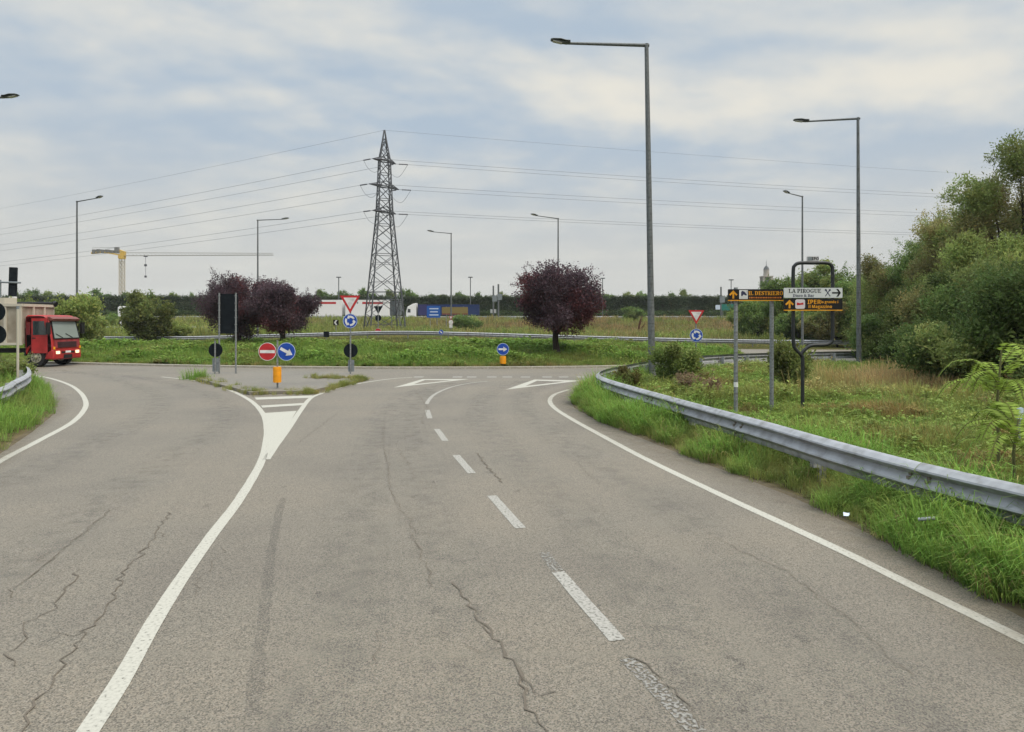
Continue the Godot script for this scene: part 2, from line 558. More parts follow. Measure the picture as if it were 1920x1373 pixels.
func roundabout_disc(o: Node3D, at: Vector3, r: float, turn := 0.0) -> void:
	var d := round_sign(o, at, r, M.sign_pale, M.sign_blue, turn)
	for k in 3:
		var p := PackedVector2Array()
		var a0 := TAU * k / 3 + 0.5
		var n := 8
		for i in n + 1:
			p.append(Vector2.from_angle(a0 + 1.35 * i / n) * r * 0.72)
		p.append(Vector2.from_angle(a0 + 1.35) * r * 0.86)
		p.append(Vector2.from_angle(a0 + 1.95) * r * 0.55)
		p.append(Vector2.from_angle(a0 + 1.35) * r * 0.28)
		for i in n + 1:
			p.append(Vector2.from_angle(a0 + 1.35 * (n - i) / n) * r * 0.44)
		var b := Mb.new()
		if Geometry2D.is_polygon_clockwise(p):
			p.reverse()
		b.prism(p, 0.0185, 0.021)
		put("arrow", b.done(), M.sign_white, d)

func lettering(o: Node3D, text: String, tall: float, at: Vector3, m: Material, face := "Droid Sans", weight := 400, stretch := 1.0, slant := false) -> void:
	var t := TextMesh.new()
	var f := SystemFont.new()
	f.font_names = PackedStringArray([face])
	f.font_weight = weight
	f.font_italic = slant
	t.font = f
	t.text = text
	t.font_size = 48
	t.pixel_size = tall / 36.0
	t.depth = 0.003
	t.curve_step = 2.0
	var n := put("lettering", t, m, o, at)
	n.scale.x = stretch

# ------------------------------------------------------------------ sky
func make_sky() -> ImageTexture:
	var w := 2048
	var h := 1024
	var f := FastNoiseLite.new()
	f.noise_type = FastNoiseLite.TYPE_SIMPLEX_SMOOTH
	f.frequency = 1.0
	f.fractal_octaves = 6
	f.fractal_gain = 0.56
	f.seed = 11
	var g := FastNoiseLite.new()
	g.noise_type = FastNoiseLite.TYPE_SIMPLEX_SMOOTH
	g.frequency = 0.16
	g.fractal_octaves = 3
	g.seed = 4
	var data := PackedFloat32Array()
	data.resize(w * h * 3)
	var banks := [[21.0, 17.0, 13.0, 2.2, 0.52], [7.5, 18.8, 5.0, 1.6, 0.4], [35.0, 20.5, 9.0, 3.0, 0.42], [27.0, 24.0, 9.0, 1.6, 0.25], [-27.0, 20.5, 13.0, 3.0, 0.14], [-10.0, 21.5, 9.0, 1.6, 0.18], [-18.0, 12.6, 4.0, 0.7, 0.3], [-3.0, 16.0, 7.0, 2.0, -0.22], [8.0, 23.5, 5.0, 1.6, -0.28], [14.0, 13.8, 8.0, 1.2, -0.22], [31.0, 12.6, 7.0, 1.0, -0.25], [-23.0, 13.8, 12.0, 1.8, -0.2], [19.0, 20.6, 5.0, 0.8, -0.25]]   # cloud banks: bearing, height, half widths in degrees, thickness
	for y in h:
		var el := (0.5 - (y + 0.5) / h) * PI
		if el < -0.02:
			for x in w:
				var k := (y * w + x) * 3
				data[k] = 0.3; data[k + 1] = 0.3; data[k + 2] = 0.28
			continue
		var se := sin(el)
		var ce := cos(el)
		var deg := rad_to_deg(el)
		var veil := 1.0 - 0.92 * smoothstep(2.0, 17.0, deg)
		var gain := 0.667 * (1.0 + 3.3 * smoothstep(24, 72, deg))  # overhead sky, out of view, is brightened to light the scene
		for x in w:
			var az := wrapf((x + 0.5) / w * TAU, -PI, PI)
			var r := ce / (se + 0.16)
			var px := sin(az) * r
			var py := cos(az) * r
			var warp := g.get_noise_2d(px + 7.0, py) * 0.9
			var azd := rad_to_deg(az)
			var n := f.get_noise_2d(px * 1.25 + warp, py * 1.5 - warp * 0.5) * 0.62 + f.get_noise_2d(px * 4.2 + warp * 2.0 + 40.0, py * 5.0) * 0.26 + g.get_noise_2d(px * 1.3, py * 1.3 + 31.0) * 0.3 - 0.04 + 0.14 * smoothstep(-10.0, 30.0, azd) * smoothstep(11.0, 17.0, deg)
			if absf(azd) < 70 and deg < 40:
				for b in banks:
					var dx: float = (azd - b[0]) / b[2]
					var dy: float = (deg - b[1]) / b[3]
					var q := dx * dx + dy * dy
					if q < 9.0:
						n += b[4] * exp(-q)
			var c := smoothstep(-0.46, 0.78, n)
			var k := (y * w + x) * 3
			var cr := lerpf(0.425, 0.82, c)
			var cg := lerpf(0.525, 0.792, c)
			var cb := lerpf(0.64, 0.712, c)
			var pale := 0.06 * clampf(n + 0.3, 0.0, 1.0)
			data[k] = lerpf(cr, 0.61 + pale, veil) * gain
			data[k + 1] = lerpf(cg, 0.615 + pale, veil) * gain
			data[k + 2] = lerpf(cb, 0.59 + pale * 0.8, veil) * gain
	var im := Image.create_from_data(w, h, false, Image.FORMAT_RGBF, data.to_byte_array())
	return ImageTexture.create_from_image(im)

func make_materials() -> void:
	M.zinc = grain(mat(Color(0.4, 0.415, 0.44), 0.55, 0.1), noise_tex(512, 0.012, [[0.0, Color(0.6, 0.58, 0.54)], [0.4, grey(0.85)], [1.0, grey(1.0)]], FastNoiseLite.TYPE_SIMPLEX_SMOOTH, 6), 1.9)
	M.zinc_dull = grain(mat(Color(0.36, 0.375, 0.395), 0.6, 0.1), M.zinc.albedo_texture, 1.3)
	M.rusty = mat(Color(0.16, 0.14, 0.12), 0.7)
	M.pole = grain(mat(Color(0.17, 0.185, 0.19), 0.55, 0.2), M.zinc.albedo_texture, 0.9)
	M.lamp_head = mat(Color(0.09, 0.1, 0.105), 0.5)
	M.lens = mat(Color(0.5, 0.5, 0.48), 0.2)
	M.steel = mat(Color(0.075, 0.08, 0.09), 0.6, 0.3)
	M.sign_back = mat(Color(0.013, 0.017, 0.021), 0.6)
	M.sign_back.metallic_specular = 0.12
	M.sign_grey = mat(Color(0.22, 0.25, 0.27), 0.6)
	M.sign_pole = grain(mat(Color(0.3, 0.32, 0.33), 0.55, 0.3), M.zinc.albedo_texture, 0.5)
	M.sign_white = mat(Color(0.72, 0.72, 0.72), 0.4)
	M.sign_pale = mat(Color(0.5, 0.58, 0.7), 0.4)
	M.sign_red = mat(Color(0.5, 0.03, 0.035), 0.4)
	M.sign_blue = mat(Color(0.012, 0.07, 0.4), 0.4)
	M.sign_black = mat(Color(0.008, 0.008, 0.009), 0.4)
	M.sign_orange = mat(Color(0.75, 0.33, 0.015), 0.5)
	M.orange = mat(Color(0.85, 0.34, 0.01), 0.5)
	M.brown = mat(Color(0.2, 0.155, 0.055), 0.6)
	M.dark_tube = mat(Color(0.02, 0.022, 0.024), 0.45)
	var fade := noise_tex(256, 0.015, [[0.0, grey(0.8)], [0.5, grey(0.93)], [1.0, grey(1.0)]], FastNoiseLite.TYPE_SIMPLEX_SMOOTH, 5, 17)
	for k in ["sign_white", "sign_red", "sign_blue", "sign_orange", "orange", "sign_back", "sign_grey", "sign_black", "white_paint"]:
		if M.has(k):
			grain(M[k], fade, 1.3)
	M.ink = mat(Color(0.03, 0.03, 0.07), 0.5)
	M.red_paint = grain(mat(Color(0.4, 0.03, 0.03), 0.38), fade, 2.2)
	M.red_worn = grain(mat(Color(0.4, 0.06, 0.07), 0.45), noise_tex(128, 0.03, [[0.0, grey(0.7)], [1.0, grey(1.0)]]), 2.0)
	M.red_dark = mat(Color(0.12, 0.012, 0.014), 0.5)
	M.rubber = mat(Color(0.015, 0.015, 0.016), 0.85)
	M.rim = mat(Color(0.3, 0.29, 0.22), 0.6, 0.3)
	M.black = mat(Color(0.012, 0.012, 0.013), 0.6)
	M.glass = mat(Color(0.02, 0.03, 0.032), 0.06)
	M.glass.metallic_specular = 0.9
	M.box_metal = grain(mat(Color(0.4, 0.37, 0.31), 0.6, 0.15), noise_tex(256, 0.012, [[0.0, Color(0.75, 0.72, 0.68)], [1.0, Color(1, 1, 1)]]), 3.0)
	M.rib = mat(Color(0.46, 0.43, 0.36), 0.6)
	M.tarp = mat(Color(0.4, 0.32, 0.17), 0.8)
	M.white_paint = mat(Color(0.7, 0.7, 0.7), 0.4)
	M.crane = mat(Color(0.55, 0.36, 0.06), 0.5)
	M.crane_pale = mat(Color(0.5, 0.46, 0.38), 0.5)
	M.concrete = grain(mat(Color(0.3, 0.285, 0.26), 0.9), noise_tex(256, 0.03, [[0.0, grey(0.7)], [1.0, grey(1.0)]]), 1.6)
	M.kerb = grain(mat(Color(0.46, 0.43, 0.36), 0.95), M.concrete.albedo_texture, 1.1)
	M.stone = mat(Color(0.33, 0.3, 0.26), 0.9)
	M.roof = mat(Color(0.16, 0.17, 0.18), 0.7)
	M.blue_trailer = mat(Color(0.01, 0.026, 0.095), 0.6)
	M.violet = mat(Color(0.03, 0.03, 0.11), 0.5)
	M.green_label = mat(Color(0.0, 0.2, 0.11), 0.5)
	M.bark = grain(mat(Color(0.06, 0.045, 0.035), 0.95), noise_tex(128, 0.05, [[0.0, grey(0.5)], [1.0, grey(1.0)]]), 0.6)
	var lamp := mat(Color(0.8, 0.75, 0.6), 0.2)
	lamp.emission_enabled = true
	lamp.emission = Color(1, 0.85, 0.6)
	lamp.emission_energy_multiplier = 0.9
	M.headlight = lamp
	var leaf := StandardMaterial3D.new()
	leaf.vertex_color_use_as_albedo = true
	leaf.roughness = 0.7
	leaf.metallic_specular = 0.3
	leaf.backlight_enabled = true
	leaf.backlight = grey(0.92)
	M.leaf = leaf
	# asphalt: aggregate by the cell, over broad stains
	var asphalt := mat(Color(0.235, 0.213, 0.181), 0.75)
	asphalt.metallic_specular = 0.62
	asphalt.albedo_texture = noise_tex(1024, 0.38, [[0.0, Color(0.5, 0.49, 0.46)], [0.3, Color(0.74, 0.73, 0.7)], [0.6, Color(0.86, 0.86, 0.84)], [0.85, Color(0.95, 0.92, 0.88)], [1.0, Color(1.0, 1.0, 1.0)]], FastNoiseLite.TYPE_CELLULAR, 1, 3)
	asphalt.uv1_scale = Vector3.ONE / 3.1
	asphalt.detail_enabled = true
	asphalt.detail_blend_mode = BaseMaterial3D.BLEND_MODE_MUL
	asphalt.detail_uv_layer = BaseMaterial3D.DETAIL_UV_2
	asphalt.detail_albedo = noise_tex(1024, 0.006, [[0.0, Color(0.87, 0.86, 0.85)], [0.45, Color(0.95, 0.945, 0.93)], [1.0, Color(1.0, 0.985, 0.96)]], FastNoiseLite.TYPE_SIMPLEX_SMOOTH, 6, 8)
	asphalt.uv2_scale = Vector3.ONE / 23.0
	asphalt.heightmap_enabled = true
	asphalt.heightmap_texture = asphalt.albedo_texture
	asphalt.heightmap_scale = 0.07
	M.asphalt = asphalt
	for spec in [["paint", 0.17, Color(0.42, 0.41, 0.36)], ["paint_worn", 0.27, Color(0.34, 0.33, 0.3)], ["paint_ghost", 0.52, Color(0.285, 0.275, 0.25)]]:
		var p := mat(spec[2], 0.8)
		p.albedo_texture = noise_tex(1024, 0.06, [[0.0, grey(0.7, 0.0)], [spec[1] - 0.02, grey(0.72, 0.0)], [spec[1], grey(0.78, 1.0)], [spec[1] + 0.2, grey(0.93, 1.0)], [1.0, grey(1.0, 1.0)]], FastNoiseLite.TYPE_SIMPLEX_SMOOTH, 6, 21)
		p.uv1_scale = Vector3.ONE / 2.3
		p.transparency = BaseMaterial3D.TRANSPARENCY_ALPHA_SCISSOR
		p.alpha_scissor_threshold = 0.5
		M[spec[0]] = p
	M.crack = mat(Color(0.115, 0.098, 0.078), 0.95)
	var rubber := mat(Color(0.09, 0.088, 0.085), 0.85)
	rubber.albedo_texture = noise_tex(512, 0.12, [[0.0, grey(1.0, 0.0)], [0.4, grey(1.0, 0.05)], [0.75, grey(1.0, 0.3)], [1.0, grey(1.0, 0.34)]], FastNoiseLite.TYPE_SIMPLEX_SMOOTH, 4, 5)
	rubber.uv1_scale = Vector3.ONE / 1.3
	rubber.transparency = BaseMaterial3D.TRANSPARENCY_ALPHA
	rubber.vertex_color_use_as_albedo = true
	M.skid = rubber
	var dirt := mat(Color(0.2, 0.165, 0.12), 0.95)
	dirt.albedo_texture = noise_tex(512, 0.02, [[0.0, grey(0.8, 0.1)], [0.4, grey(0.9, 0.55)], [1.0, grey(1.0, 1.0)]], FastNoiseLite.TYPE_SIMPLEX_SMOOTH, 6, 9)
	dirt.uv1_scale = Vector3.ONE / 3.1
	dirt.transparency = BaseMaterial3D.TRANSPARENCY_ALPHA
	dirt.vertex_color_use_as_albedo = true
	M.dirt = dirt
	var soil := StandardMaterial3D.new()
	soil.vertex_color_use_as_albedo = true
	soil.roughness = 1.0
	soil.metallic_specular = 0.1
	soil.albedo_texture = noise_tex(1024, 0.02, [[0.0, Color(0.5, 0.5, 0.45)], [0.5, Color(0.85, 0.85, 0.8)], [1.0, Color(1, 1, 1)]], FastNoiseLite.TYPE_SIMPLEX_SMOOTH, 6, 13)
	soil.uv1_scale = Vector3.ONE / 5.0
	M.soil = soil

func make_ground() -> void:
	var xs := steps([[-700, -200, 100], [-200, -80, 15], [-80, -30, 3], [-30, -15, 1], [-15, 9, 0.4], [9, 30, 1], [30, 80, 4], [80, 200, 15], [200, 701, 100]])
	var zs := steps([[-40, 0, 10], [0, 30, 0.4], [30, 70, 0.7], [70, 104, 3], [104, 140, 2], [140, 170, 5], [170, 300, 30], [300, 901, 150]])
	var v := PackedVector3Array()
	var c := PackedColorArray()
	var u := PackedVector2Array()
	var idx := PackedInt32Array()
	for z in zs:
		for x in xs:
			var l := lie(x, z)
			v.append(Vector3(x, l[0], -z))
			u.append(Vector2(x, z))
			var k := 0.5 + noise.get_noise_2d(x * 1.2, z * 1.2)
			var col := Color(0.075, 0.085, 0.03).lerp(Color(0.14, 0.115, 0.055), clampf(k * 0.8, 0, 1))
			if l[1] < 0.35 and z < 60:
				col = Color(0.17, 0.135, 0.09).lerp(Color(0.11, 0.1, 0.05), clampf(l[1] / 0.35, 0, 1))
			c.append(col)
	var w := xs.size()
	for j in zs.size() - 1:
		for i in w - 1:
			var a := j * w + i
			idx.append_array([a, a + w, a + 1, a + 1, a + w, a + w + 1])
	var st := SurfaceTool.new()
	var arr := []
	arr.resize(Mesh.ARRAY_MAX)
	arr[Mesh.ARRAY_VERTEX] = v
	arr[Mesh.ARRAY_COLOR] = c
	arr[Mesh.ARRAY_TEX_UV] = u
	arr[Mesh.ARRAY_INDEX] = idx
	st.create_from_arrays(arr)
	st.generate_normals()
	setting(put("ground", st.commit(), M.soil), "structure", "grassy ground round the roads, rising to the motorway bank")

var road: MeshInstance3D

func make_road() -> void:
	var b := Mb.new()
	b.flat(asphalt_edge, 0.0)
	road = put("road", b.done(), M.asphalt)
	setting(road, "structure", "pale worn asphalt of the approach road and roundabout")
	var line := func(called: String, pts: Array, width: float, m: Material, y := 0.004, rag := 0.04):
		put(called, ribbon(smooth_path(plan(pts), 0.25), width, y, rag), m, road)
	line.call("edge_line", [Vector2(1.935, 23.73), Vector2(1.363, 22.148), Vector2(1.111, 20.34), Vector2(1.164, 18.457), Vector2(1.462, 16.25), Vector2(1.889, 13.716), Vector2(2.208, 11.912), Vector2(2.567, 10.205), Vector2(2.889, 8.794), Vector2(3.165, 7.647), Vector2(3.356, 6.795), Vector2(3.512, 5.968), Vector2(3.672, 5.2), Vector2(3.798, 4.53), Vector2(4.078, 3.232)], 0.13, M.paint)
	line.call("edge_line", [Vector2(-7.333, 8.667), Vector2(-8.492, 11.5), Vector2(-9.179, 13.408), Vector2(-10.105, 15.904), Vector2(-11.317, 18.344), Vector2(-12.517, 20.34), Vector2(-14.221, 22.824), Vector2(-16.316, 25.556), Vector2(-18.948, 28.476), Vector2(-20.909, 30.202), Vector2(-23.489, 31.809)], 0.13, M.paint)
	line.call("divider_line", [Vector2(-1.999, 1.666), Vector2(-2.381, 3.893), Vector2(-2.829, 5.642), Vector2(-3.22, 7.383), Vector2(-3.533, 8.952), Vector2(-4.075, 11.199), Vector2(-4.62, 13), Vector2(-5.371, 15.178), Vector2(-6.332, 17.588), Vector2(-7.667, 20.34), Vector2(-9.235, 23), Vector2(-10.818, 25.339), Vector2(-12.555, 27.431), Vector2(-14.815, 29.314)], 0.13, M.paint)
	line.call("divider_line", [Vector2(-4.126, 11.634), Vector2(-4.411, 12.944), Vector2(-4.83, 14.95), Vector2(-5.481, 17.904), Vector2(-6.096, 20.909), Vector2(-6.179, 22.313), Vector2(-6.115, 23.73), Vector2(-5.897, 25.556), Vector2(-5.436, 27.182), Vector2(-4.819, 28.476), Vector2(-4.198, 29.029)], 0.13, M.paint)
	line.call("lane_line", [Vector2(-0.941, 27.182), Vector2(-1.614, 26.228), Vector2(-2.108, 24.917), Vector2(-2.372, 23.359), Vector2(-2.485, 21.825), Vector2(-2.456, 20.34), Vector2(-2.405, 19.542)], 0.11, M.paint_worn)
	for d in [[Vector2(-2.23, 18.232), Vector2(-1.968, 16.611)], [Vector2(-1.621, 14.95), Vector2(-1.295, 13.468)], [Vector2(-0.97, 12.008), Vector2(-0.61, 10.565)], [Vector2(-0.269, 9.2), Vector2(0.095, 7.746)], [Vector2(0.423, 6.389), Vector2(0.763, 5.008)]]:
		line.call("lane_dash", d, 0.125, M.paint_worn)
	for d in [[Vector2(0.319, 6.921), Vector2(0.42, 6.416)], [Vector2(0.787, 4.739), Vector2(1.048, 3.893)], [Vector2(1.081, 3.799), Vector2(1.252, 3.131)]]:
		line.call("lane_dash", d, 0.115, M.paint_ghost)
	# the painted nose before the island
	var nose := [[Vector2(-7.879, 21.206), Vector2(-6.279, 21.825), Vector2(-6.128, 21.131), Vector2(-7.598, 20.621)], [Vector2(-6.944, 19.167), Vector2(-5.91, 19.801), Vector2(-5.787, 19.29), Vector2(-6.727, 18.687)], [Vector2(-6.278, 17.588), Vector2(-5.598, 18.012), Vector2(-5.005, 15.492), Vector2(-4.518, 13.348), Vector2(-4.297, 12.305), Vector2(-4.293, 12.105), Vector2(-4.921, 13.907), Vector2(-5.581, 15.737)]]
	for p in nose:
		var n := Mb.new()
		n.flat(PackedVector2Array(p), 0.0055)
		put("nose_stripe", n.done(), M.paint, road)
	for t in [[Vector2(-4.185, 24.508), Vector2(-3.635, 28.128), Vector2(-1.731, 28.128)], [Vector2(-0.219, 23.73), Vector2(0.903, 27.944), Vector2(2.785, 27.431)]]:
		var o := PackedVector2Array(t)
		var mid := (o[0] + o[1] + o[2]) / 3.0
		var n := Mb.new()
		var inner := [o[0].lerp(mid, 0.52), o[1].lerp(mid, 0.36), o[2].lerp(mid, 0.46)]
		for k in 3:
			var j := (k + 1) % 3
			n.flat(PackedVector2Array([o[k], o[j], inner[j], inner[k]]), 0.004)
		put("give_way_triangle", n.done(), M.paint, road)
	for x in [-4.14, -2.5, -1.9, -1.05, -0.4, 0.37, 1.28, 1.98, 2.72, 3.43]:
		var n := Mb.new()
		n.flat(PackedVector2Array([Vector2(x, 29.0), Vector2(x + 0.4, 29.0), Vector2(x + 0.4, 29.5), Vector2(x, 29.5)]), 0.004)
		put("give_way_dash", n.done(), M.paint_worn, road)
	rng.seed = 77
	# cracks that have opened in the surface
	var cracks := [[[Vector2(-3.106, 16.893), Vector2(-2.507, 13.468), Vector2(-1.977, 11.033), Vector2(-1.708, 9.739), Vector2(-1.412, 8.617), Vector2(-1.215, 8.103), Vector2(-0.979, 7.187), Vector2(-0.853, 6.719), Vector2(-0.71, 5.992)], 0.014], [[Vector2(-0.545, 6.165), Vector2(-0.338, 5.642), Vector2(-0.23, 5.33), Vector2(-0.169, 5.12), Vector2(-0.061, 4.934), Vector2(-0.04, 4.694), Vector2(0.053, 4.593), Vector2(0.08, 4.359), Vector2(0.091, 4.09), Vector2(0.207, 3.898), Vector2(0.251, 3.624)], 0.032], [[Vector2(0.063, 4.551), Vector2(0.148, 4.29), Vector2(0.265, 4.308)], 0.012],
		[[Vector2(-4.136, 8.375), Vector2(-3.969, 7.807), Vector2(-3.656, 6.78), Vector2(-3.578, 6.389), Vector2(-3.397, 5.992), Vector2(-3.223, 5.456), Vector2(-3.158, 5.164), Vector2(-3.101, 4.934), Vector2(-2.996, 4.593), Vector2(-2.896, 4.302), Vector2(-2.838, 4.09), Vector2(-2.778, 3.883)], 0.02], [[Vector2(-4.971, 8.617), Vector2(-4.752, 7.91), Vector2(-4.634, 7.293), Vector2(-4.47, 6.78), Vector2(-4.389, 6.389), Vector2(-4.318, 6.102), Vector2(-4.325, 5.968), Vector2(-4.151, 5.783)], 0.02], [[Vector2(-4.039, 6.458), Vector2(-3.73, 5.684), Vector2(-3.687, 5.368), Vector2(-3.67, 5.164), Vector2(-3.537, 5.008), Vector2(-3.457, 4.792), Vector2(-3.352, 4.636)], 0.018],
		[[Vector2(-3.158, 5.164), Vector2(-3.213, 5.094), Vector2(-3.362, 5.111)], 0.009], [[Vector2(2.058, 7.868), Vector2(2.326, 6.874), Vector2(2.477, 6.571), Vector2(2.561, 6.165), Vector2(2.58, 5.783)], 0.01], [[Vector2(0.796, 4.746), Vector2(0.909, 4.636), Vector2(0.981, 4.397), Vector2(1.045, 4.182), Vector2(1.08, 3.898)], 0.016], [[Vector2(0.996, 4.463), Vector2(1.145, 4.51), Vector2(1.276, 4.483)], 0.007], [[Vector2(-2.104, 12.723), Vector2(-1.589, 10.873), Vector2(-1.442, 10.136)], 0.012], [[Vector2(1.085, 11.283), Vector2(1.162, 10.418), Vector2(1.242, 9.967)], 0.012],
		[[Vector2(-1.04, 5.2), Vector2(-0.943, 4.942), Vector2(-0.92, 4.709)], 0.008], [[Vector2(-0.638, 12.204), Vector2(-0.351, 10.873), Vector2(-0.138, 9.934)], 0.035], [[Vector2(-3.185, 23), Vector2(-2.3, 18.687), Vector2(-2.114, 16.162), Vector2(-1.746, 15.333)], 0.02], [[Vector2(-4.461, 18.121), Vector2(-4.246, 15.333), Vector2(-4.089, 13.289)], 0.012], [[Vector2(-0.342, 4.942), Vector2(-0.224, 4.846), Vector2(-0.075, 4.878)], 0.007], [[Vector2(2.59, 5.806), Vector2(2.617, 5.155), Vector2(2.598, 4.565)], 0.008], [[Vector2(-2.922, 7.035), Vector2(-2.808, 6.295), Vector2(-2.657, 5.806)], 0.008]]
	for c in cracks:
		var path := smooth_path(plan(c[0]), 0.075)
		for i in path.size():
			path[i] += Vector3(rng.randfn(), 0, rng.randfn()) * 0.02
		var n := ribbon(path, c[1] * 0.52, 0.007, 0.95)
		put("crack", n, M.crack, road)
		if path.size() > 34:
			for s in path.size() / 34:
				var q: Vector3 = path[rng.randi() % path.size()]
				var dir := Vector3(rng.randfn(), 0, rng.randfn()).normalized()
				var side := [q]
				for k in 5:
					q += (dir + Vector3(rng.randfn(), 0, rng.randfn()) * 0.9) * 0.04
					side.append(q)
				put("crack", ribbon(side, c[1] * 0.4, 0.0065, 0.6), M.crack, road)
	for s in [[[Vector2(-1.523, 4.041), Vector2(-1.618, 4.365), Vector2(-1.769, 4.862), Vector2(-1.99, 5.589), Vector2(-2.19, 6.229), Vector2(-2.447, 7.069), Vector2(-2.675, 7.868), Vector2(-2.99, 9.061)], 0.09]]:
		put("skid_mark", ribbon(smooth_path(plan(s[0]), 0.12), s[1], 0.009, 0.25), M.skid, road)
	var track := mat(Color(0.12, 0.118, 0.112), 0.7)
	track.albedo_texture = noise_tex(512, 0.02, [[0.0, grey(1.0, 0.0)], [0.45, grey(1.0, 0.02)], [1.0, grey(1.0, 0.07)]], FastNoiseLite.TYPE_SIMPLEX_SMOOTH, 5, 41)
	track.uv1_scale = Vector3.ONE / 4.3
	track.transparency = BaseMaterial3D.TRANSPARENCY_ALPHA
	for w in [[Vector2(-1.388, 3.341), Vector2(-1.198, 3.893), Vector2(-1.237, 5.025), Vector2(-1.677, 7.57), Vector2(-2.258, 10.873), Vector2(-3.046, 16.162), Vector2(-3.237, 22.148), Vector2(-2.239, 26.46)], [Vector2(0, 3.341), Vector2(-0.199, 4.302), Vector2(-0.511, 6.04), Vector2(-1.132, 9.2), Vector2(-1.891, 13.289), Vector2(-2.579, 18.121), Vector2(-2.477, 23), Vector2(-1.437, 26.696)], [Vector2(1.182, 3.341), Vector2(1.212, 4.636), Vector2(1.034, 6.719), Vector2(0.566, 9.2), Vector2(-0.098, 12.723), Vector2(-0.789, 17.086), Vector2(-0.708, 23), Vector2(0.422, 27.431)], [Vector2(2.371, 3.669), Vector2(2.36, 5.2), Vector2(2.161, 7.205), Vector2(1.734, 9.803), Vector2(1.022, 13.289), Vector2(0.348, 18.121), Vector2(0.531, 23), Vector2(1.899, 27.431)], [Vector2(-3.752, 3.341), Vector2(-4.305, 5.486), Vector2(-5.2, 8.667), Vector2(-5.914, 12.204), Vector2(-6.714, 16.162), Vector2(-9.2, 21.357), Vector2(-13.8, 27.182), Vector2(-18.884, 31.474)], [Vector2(-6.155, 4.302), Vector2(-7.337, 7.57), Vector2(-7.36, 9.967), Vector2(-8.13, 13.907), Vector2(-9.339, 18.121), Vector2(-12.031, 23), Vector2(-16.971, 29.029), Vector2(-22.225, 33.596)]]:
		for k in 3:
			put("wheel_track", ribbon(smooth_path(plan(w), 0.4), 0.95 - 0.3 * k, 0.002 + 0.0006 * k, 0.06), track, road)
	for k in 26:
		var q := Vector3(rng.randf_range(-4.0, 2.5), 0, -rng.randf_range(4.5, 20.0))
		if edge_distance(asphalt_edge, Vector2(q.x, -q.z)) > -0.5:
			continue
		put("oil_drip", ribbon(smooth_path([q, q + Vector3(rng.randfn() * 0.03, 0, -0.06), q + Vector3(rng.randfn() * 0.05, 0, -0.14)], 0.03), rng.randf_range(0.03, 0.09), 0.0032, 0.5), M.skid, road)
	# dirt washed along the edges
	for e in [[6, 26, 0.75, -1.0], [36, 41, 0.3, -1.0]]:
		var pts := []
		for i in range(e[0] - 5 if e[0] == 6 else e[0], (15 if e[0] == 6 else e[1])):
			pts.append(asphalt_edge[i])
		var path := smooth_path(plan(pts), 0.3)
		var b2 := Mb.new()
		for i in path.size() - 1:
			var s0: Vector3 = (path[mini(i + 1, path.size() - 1)] - path[maxi(i - 1, 0)]).normalized().cross(Vector3.UP)
			var s1: Vector3 = (path[mini(i + 2, path.size() - 1)] - path[i]).normalized().cross(Vector3.UP)
			var q := [path[i] + s0 * 0.15, path[i] - s0 * (e[2] + 0.15 * sin(i * 0.21)), path[i + 1] - s1 * (e[2] + 0.15 * sin((i + 1) * 0.21)), path[i + 1] + s1 * 0.15]
			var al := [1.0, 0.0, 0.0, 1.0]
			for k in [[0, 1, 2], [0, 2, 3]]:
				for m in k:
					b2.v.append(Vector3(q[m].x, 0.0115, q[m].z))
					b2.n.append(Vector3.UP)
					b2.c.append(Color(1, 1, 1, al[m] * 0.6))
					b2.u.append(Vector2(q[m].x, -q[m].z))
		put("edge_dirt", b2.done(), M.dirt, road)
	# island kerb
	var kerb := Mb.new()
	var path := smooth_path(plan(island_edge.slice(1, 12)), 0.8)
	for i in path.size() - 1:
		var s: Vector3 = (path[i + 1] - path[i]).normalized().cross(Vector3.UP) * 0.17
		var a: Vector3 = path[i]
		var d: Vector3 = path[i + 1]
		var up := Vector3(0, 0.1, 0)
		kerb.quad(a - s, d - s, d - s + up, a - s + up)
		kerb.quad(a + s, a + s + up, d + s + up, d + s)
		kerb.quad(a - s + up, d - s + up, d + s + up, a + s + up)
	setting(put("island_kerb", kerb.done(), M.kerb), "structure", "low pale kerb round the grassy roundabout")
	# the raised splitter island
	var o := PackedVector2Array([Vector2(-8.29, 21.905), Vector2(-7.866, 22.23), Vector2(-7.123, 22.313), Vector2(-6.52, 22.481), Vector2(-6.185, 25.126), Vector2(-5.831, 28.075), Vector2(-7.158, 30.51), Vector2(-9.634, 31.309), Vector2(-11.801, 31.309), Vector2(-13.26, 30.51), Vector2(-12.854, 27.944), Vector2(-10.915, 25.339), Vector2(-9.344, 23.359)])
	if Geometry2D.is_polygon_clockwise(o):
		o.reverse()
	var sp := Mb.new()
	sp.flat(o, 0.1)
	for i in o.size():
		var p := o[i]
		var q := o[(i + 1) % o.size()]
		sp.quad(V(p.x, 0, p.y), V(q.x, 0, q.y), V(q.x, 0.1, q.y), V(p.x, 0.1, p.y))
	var sm: StandardMaterial3D = M.asphalt.duplicate()
	sm.albedo_color = Color(0.25, 0.235, 0.212).linear_to_srgb()
	setting(put("traffic_island", sp.done(), sm), "structure", "low paved island with weedy edges splitting the two carriageways")
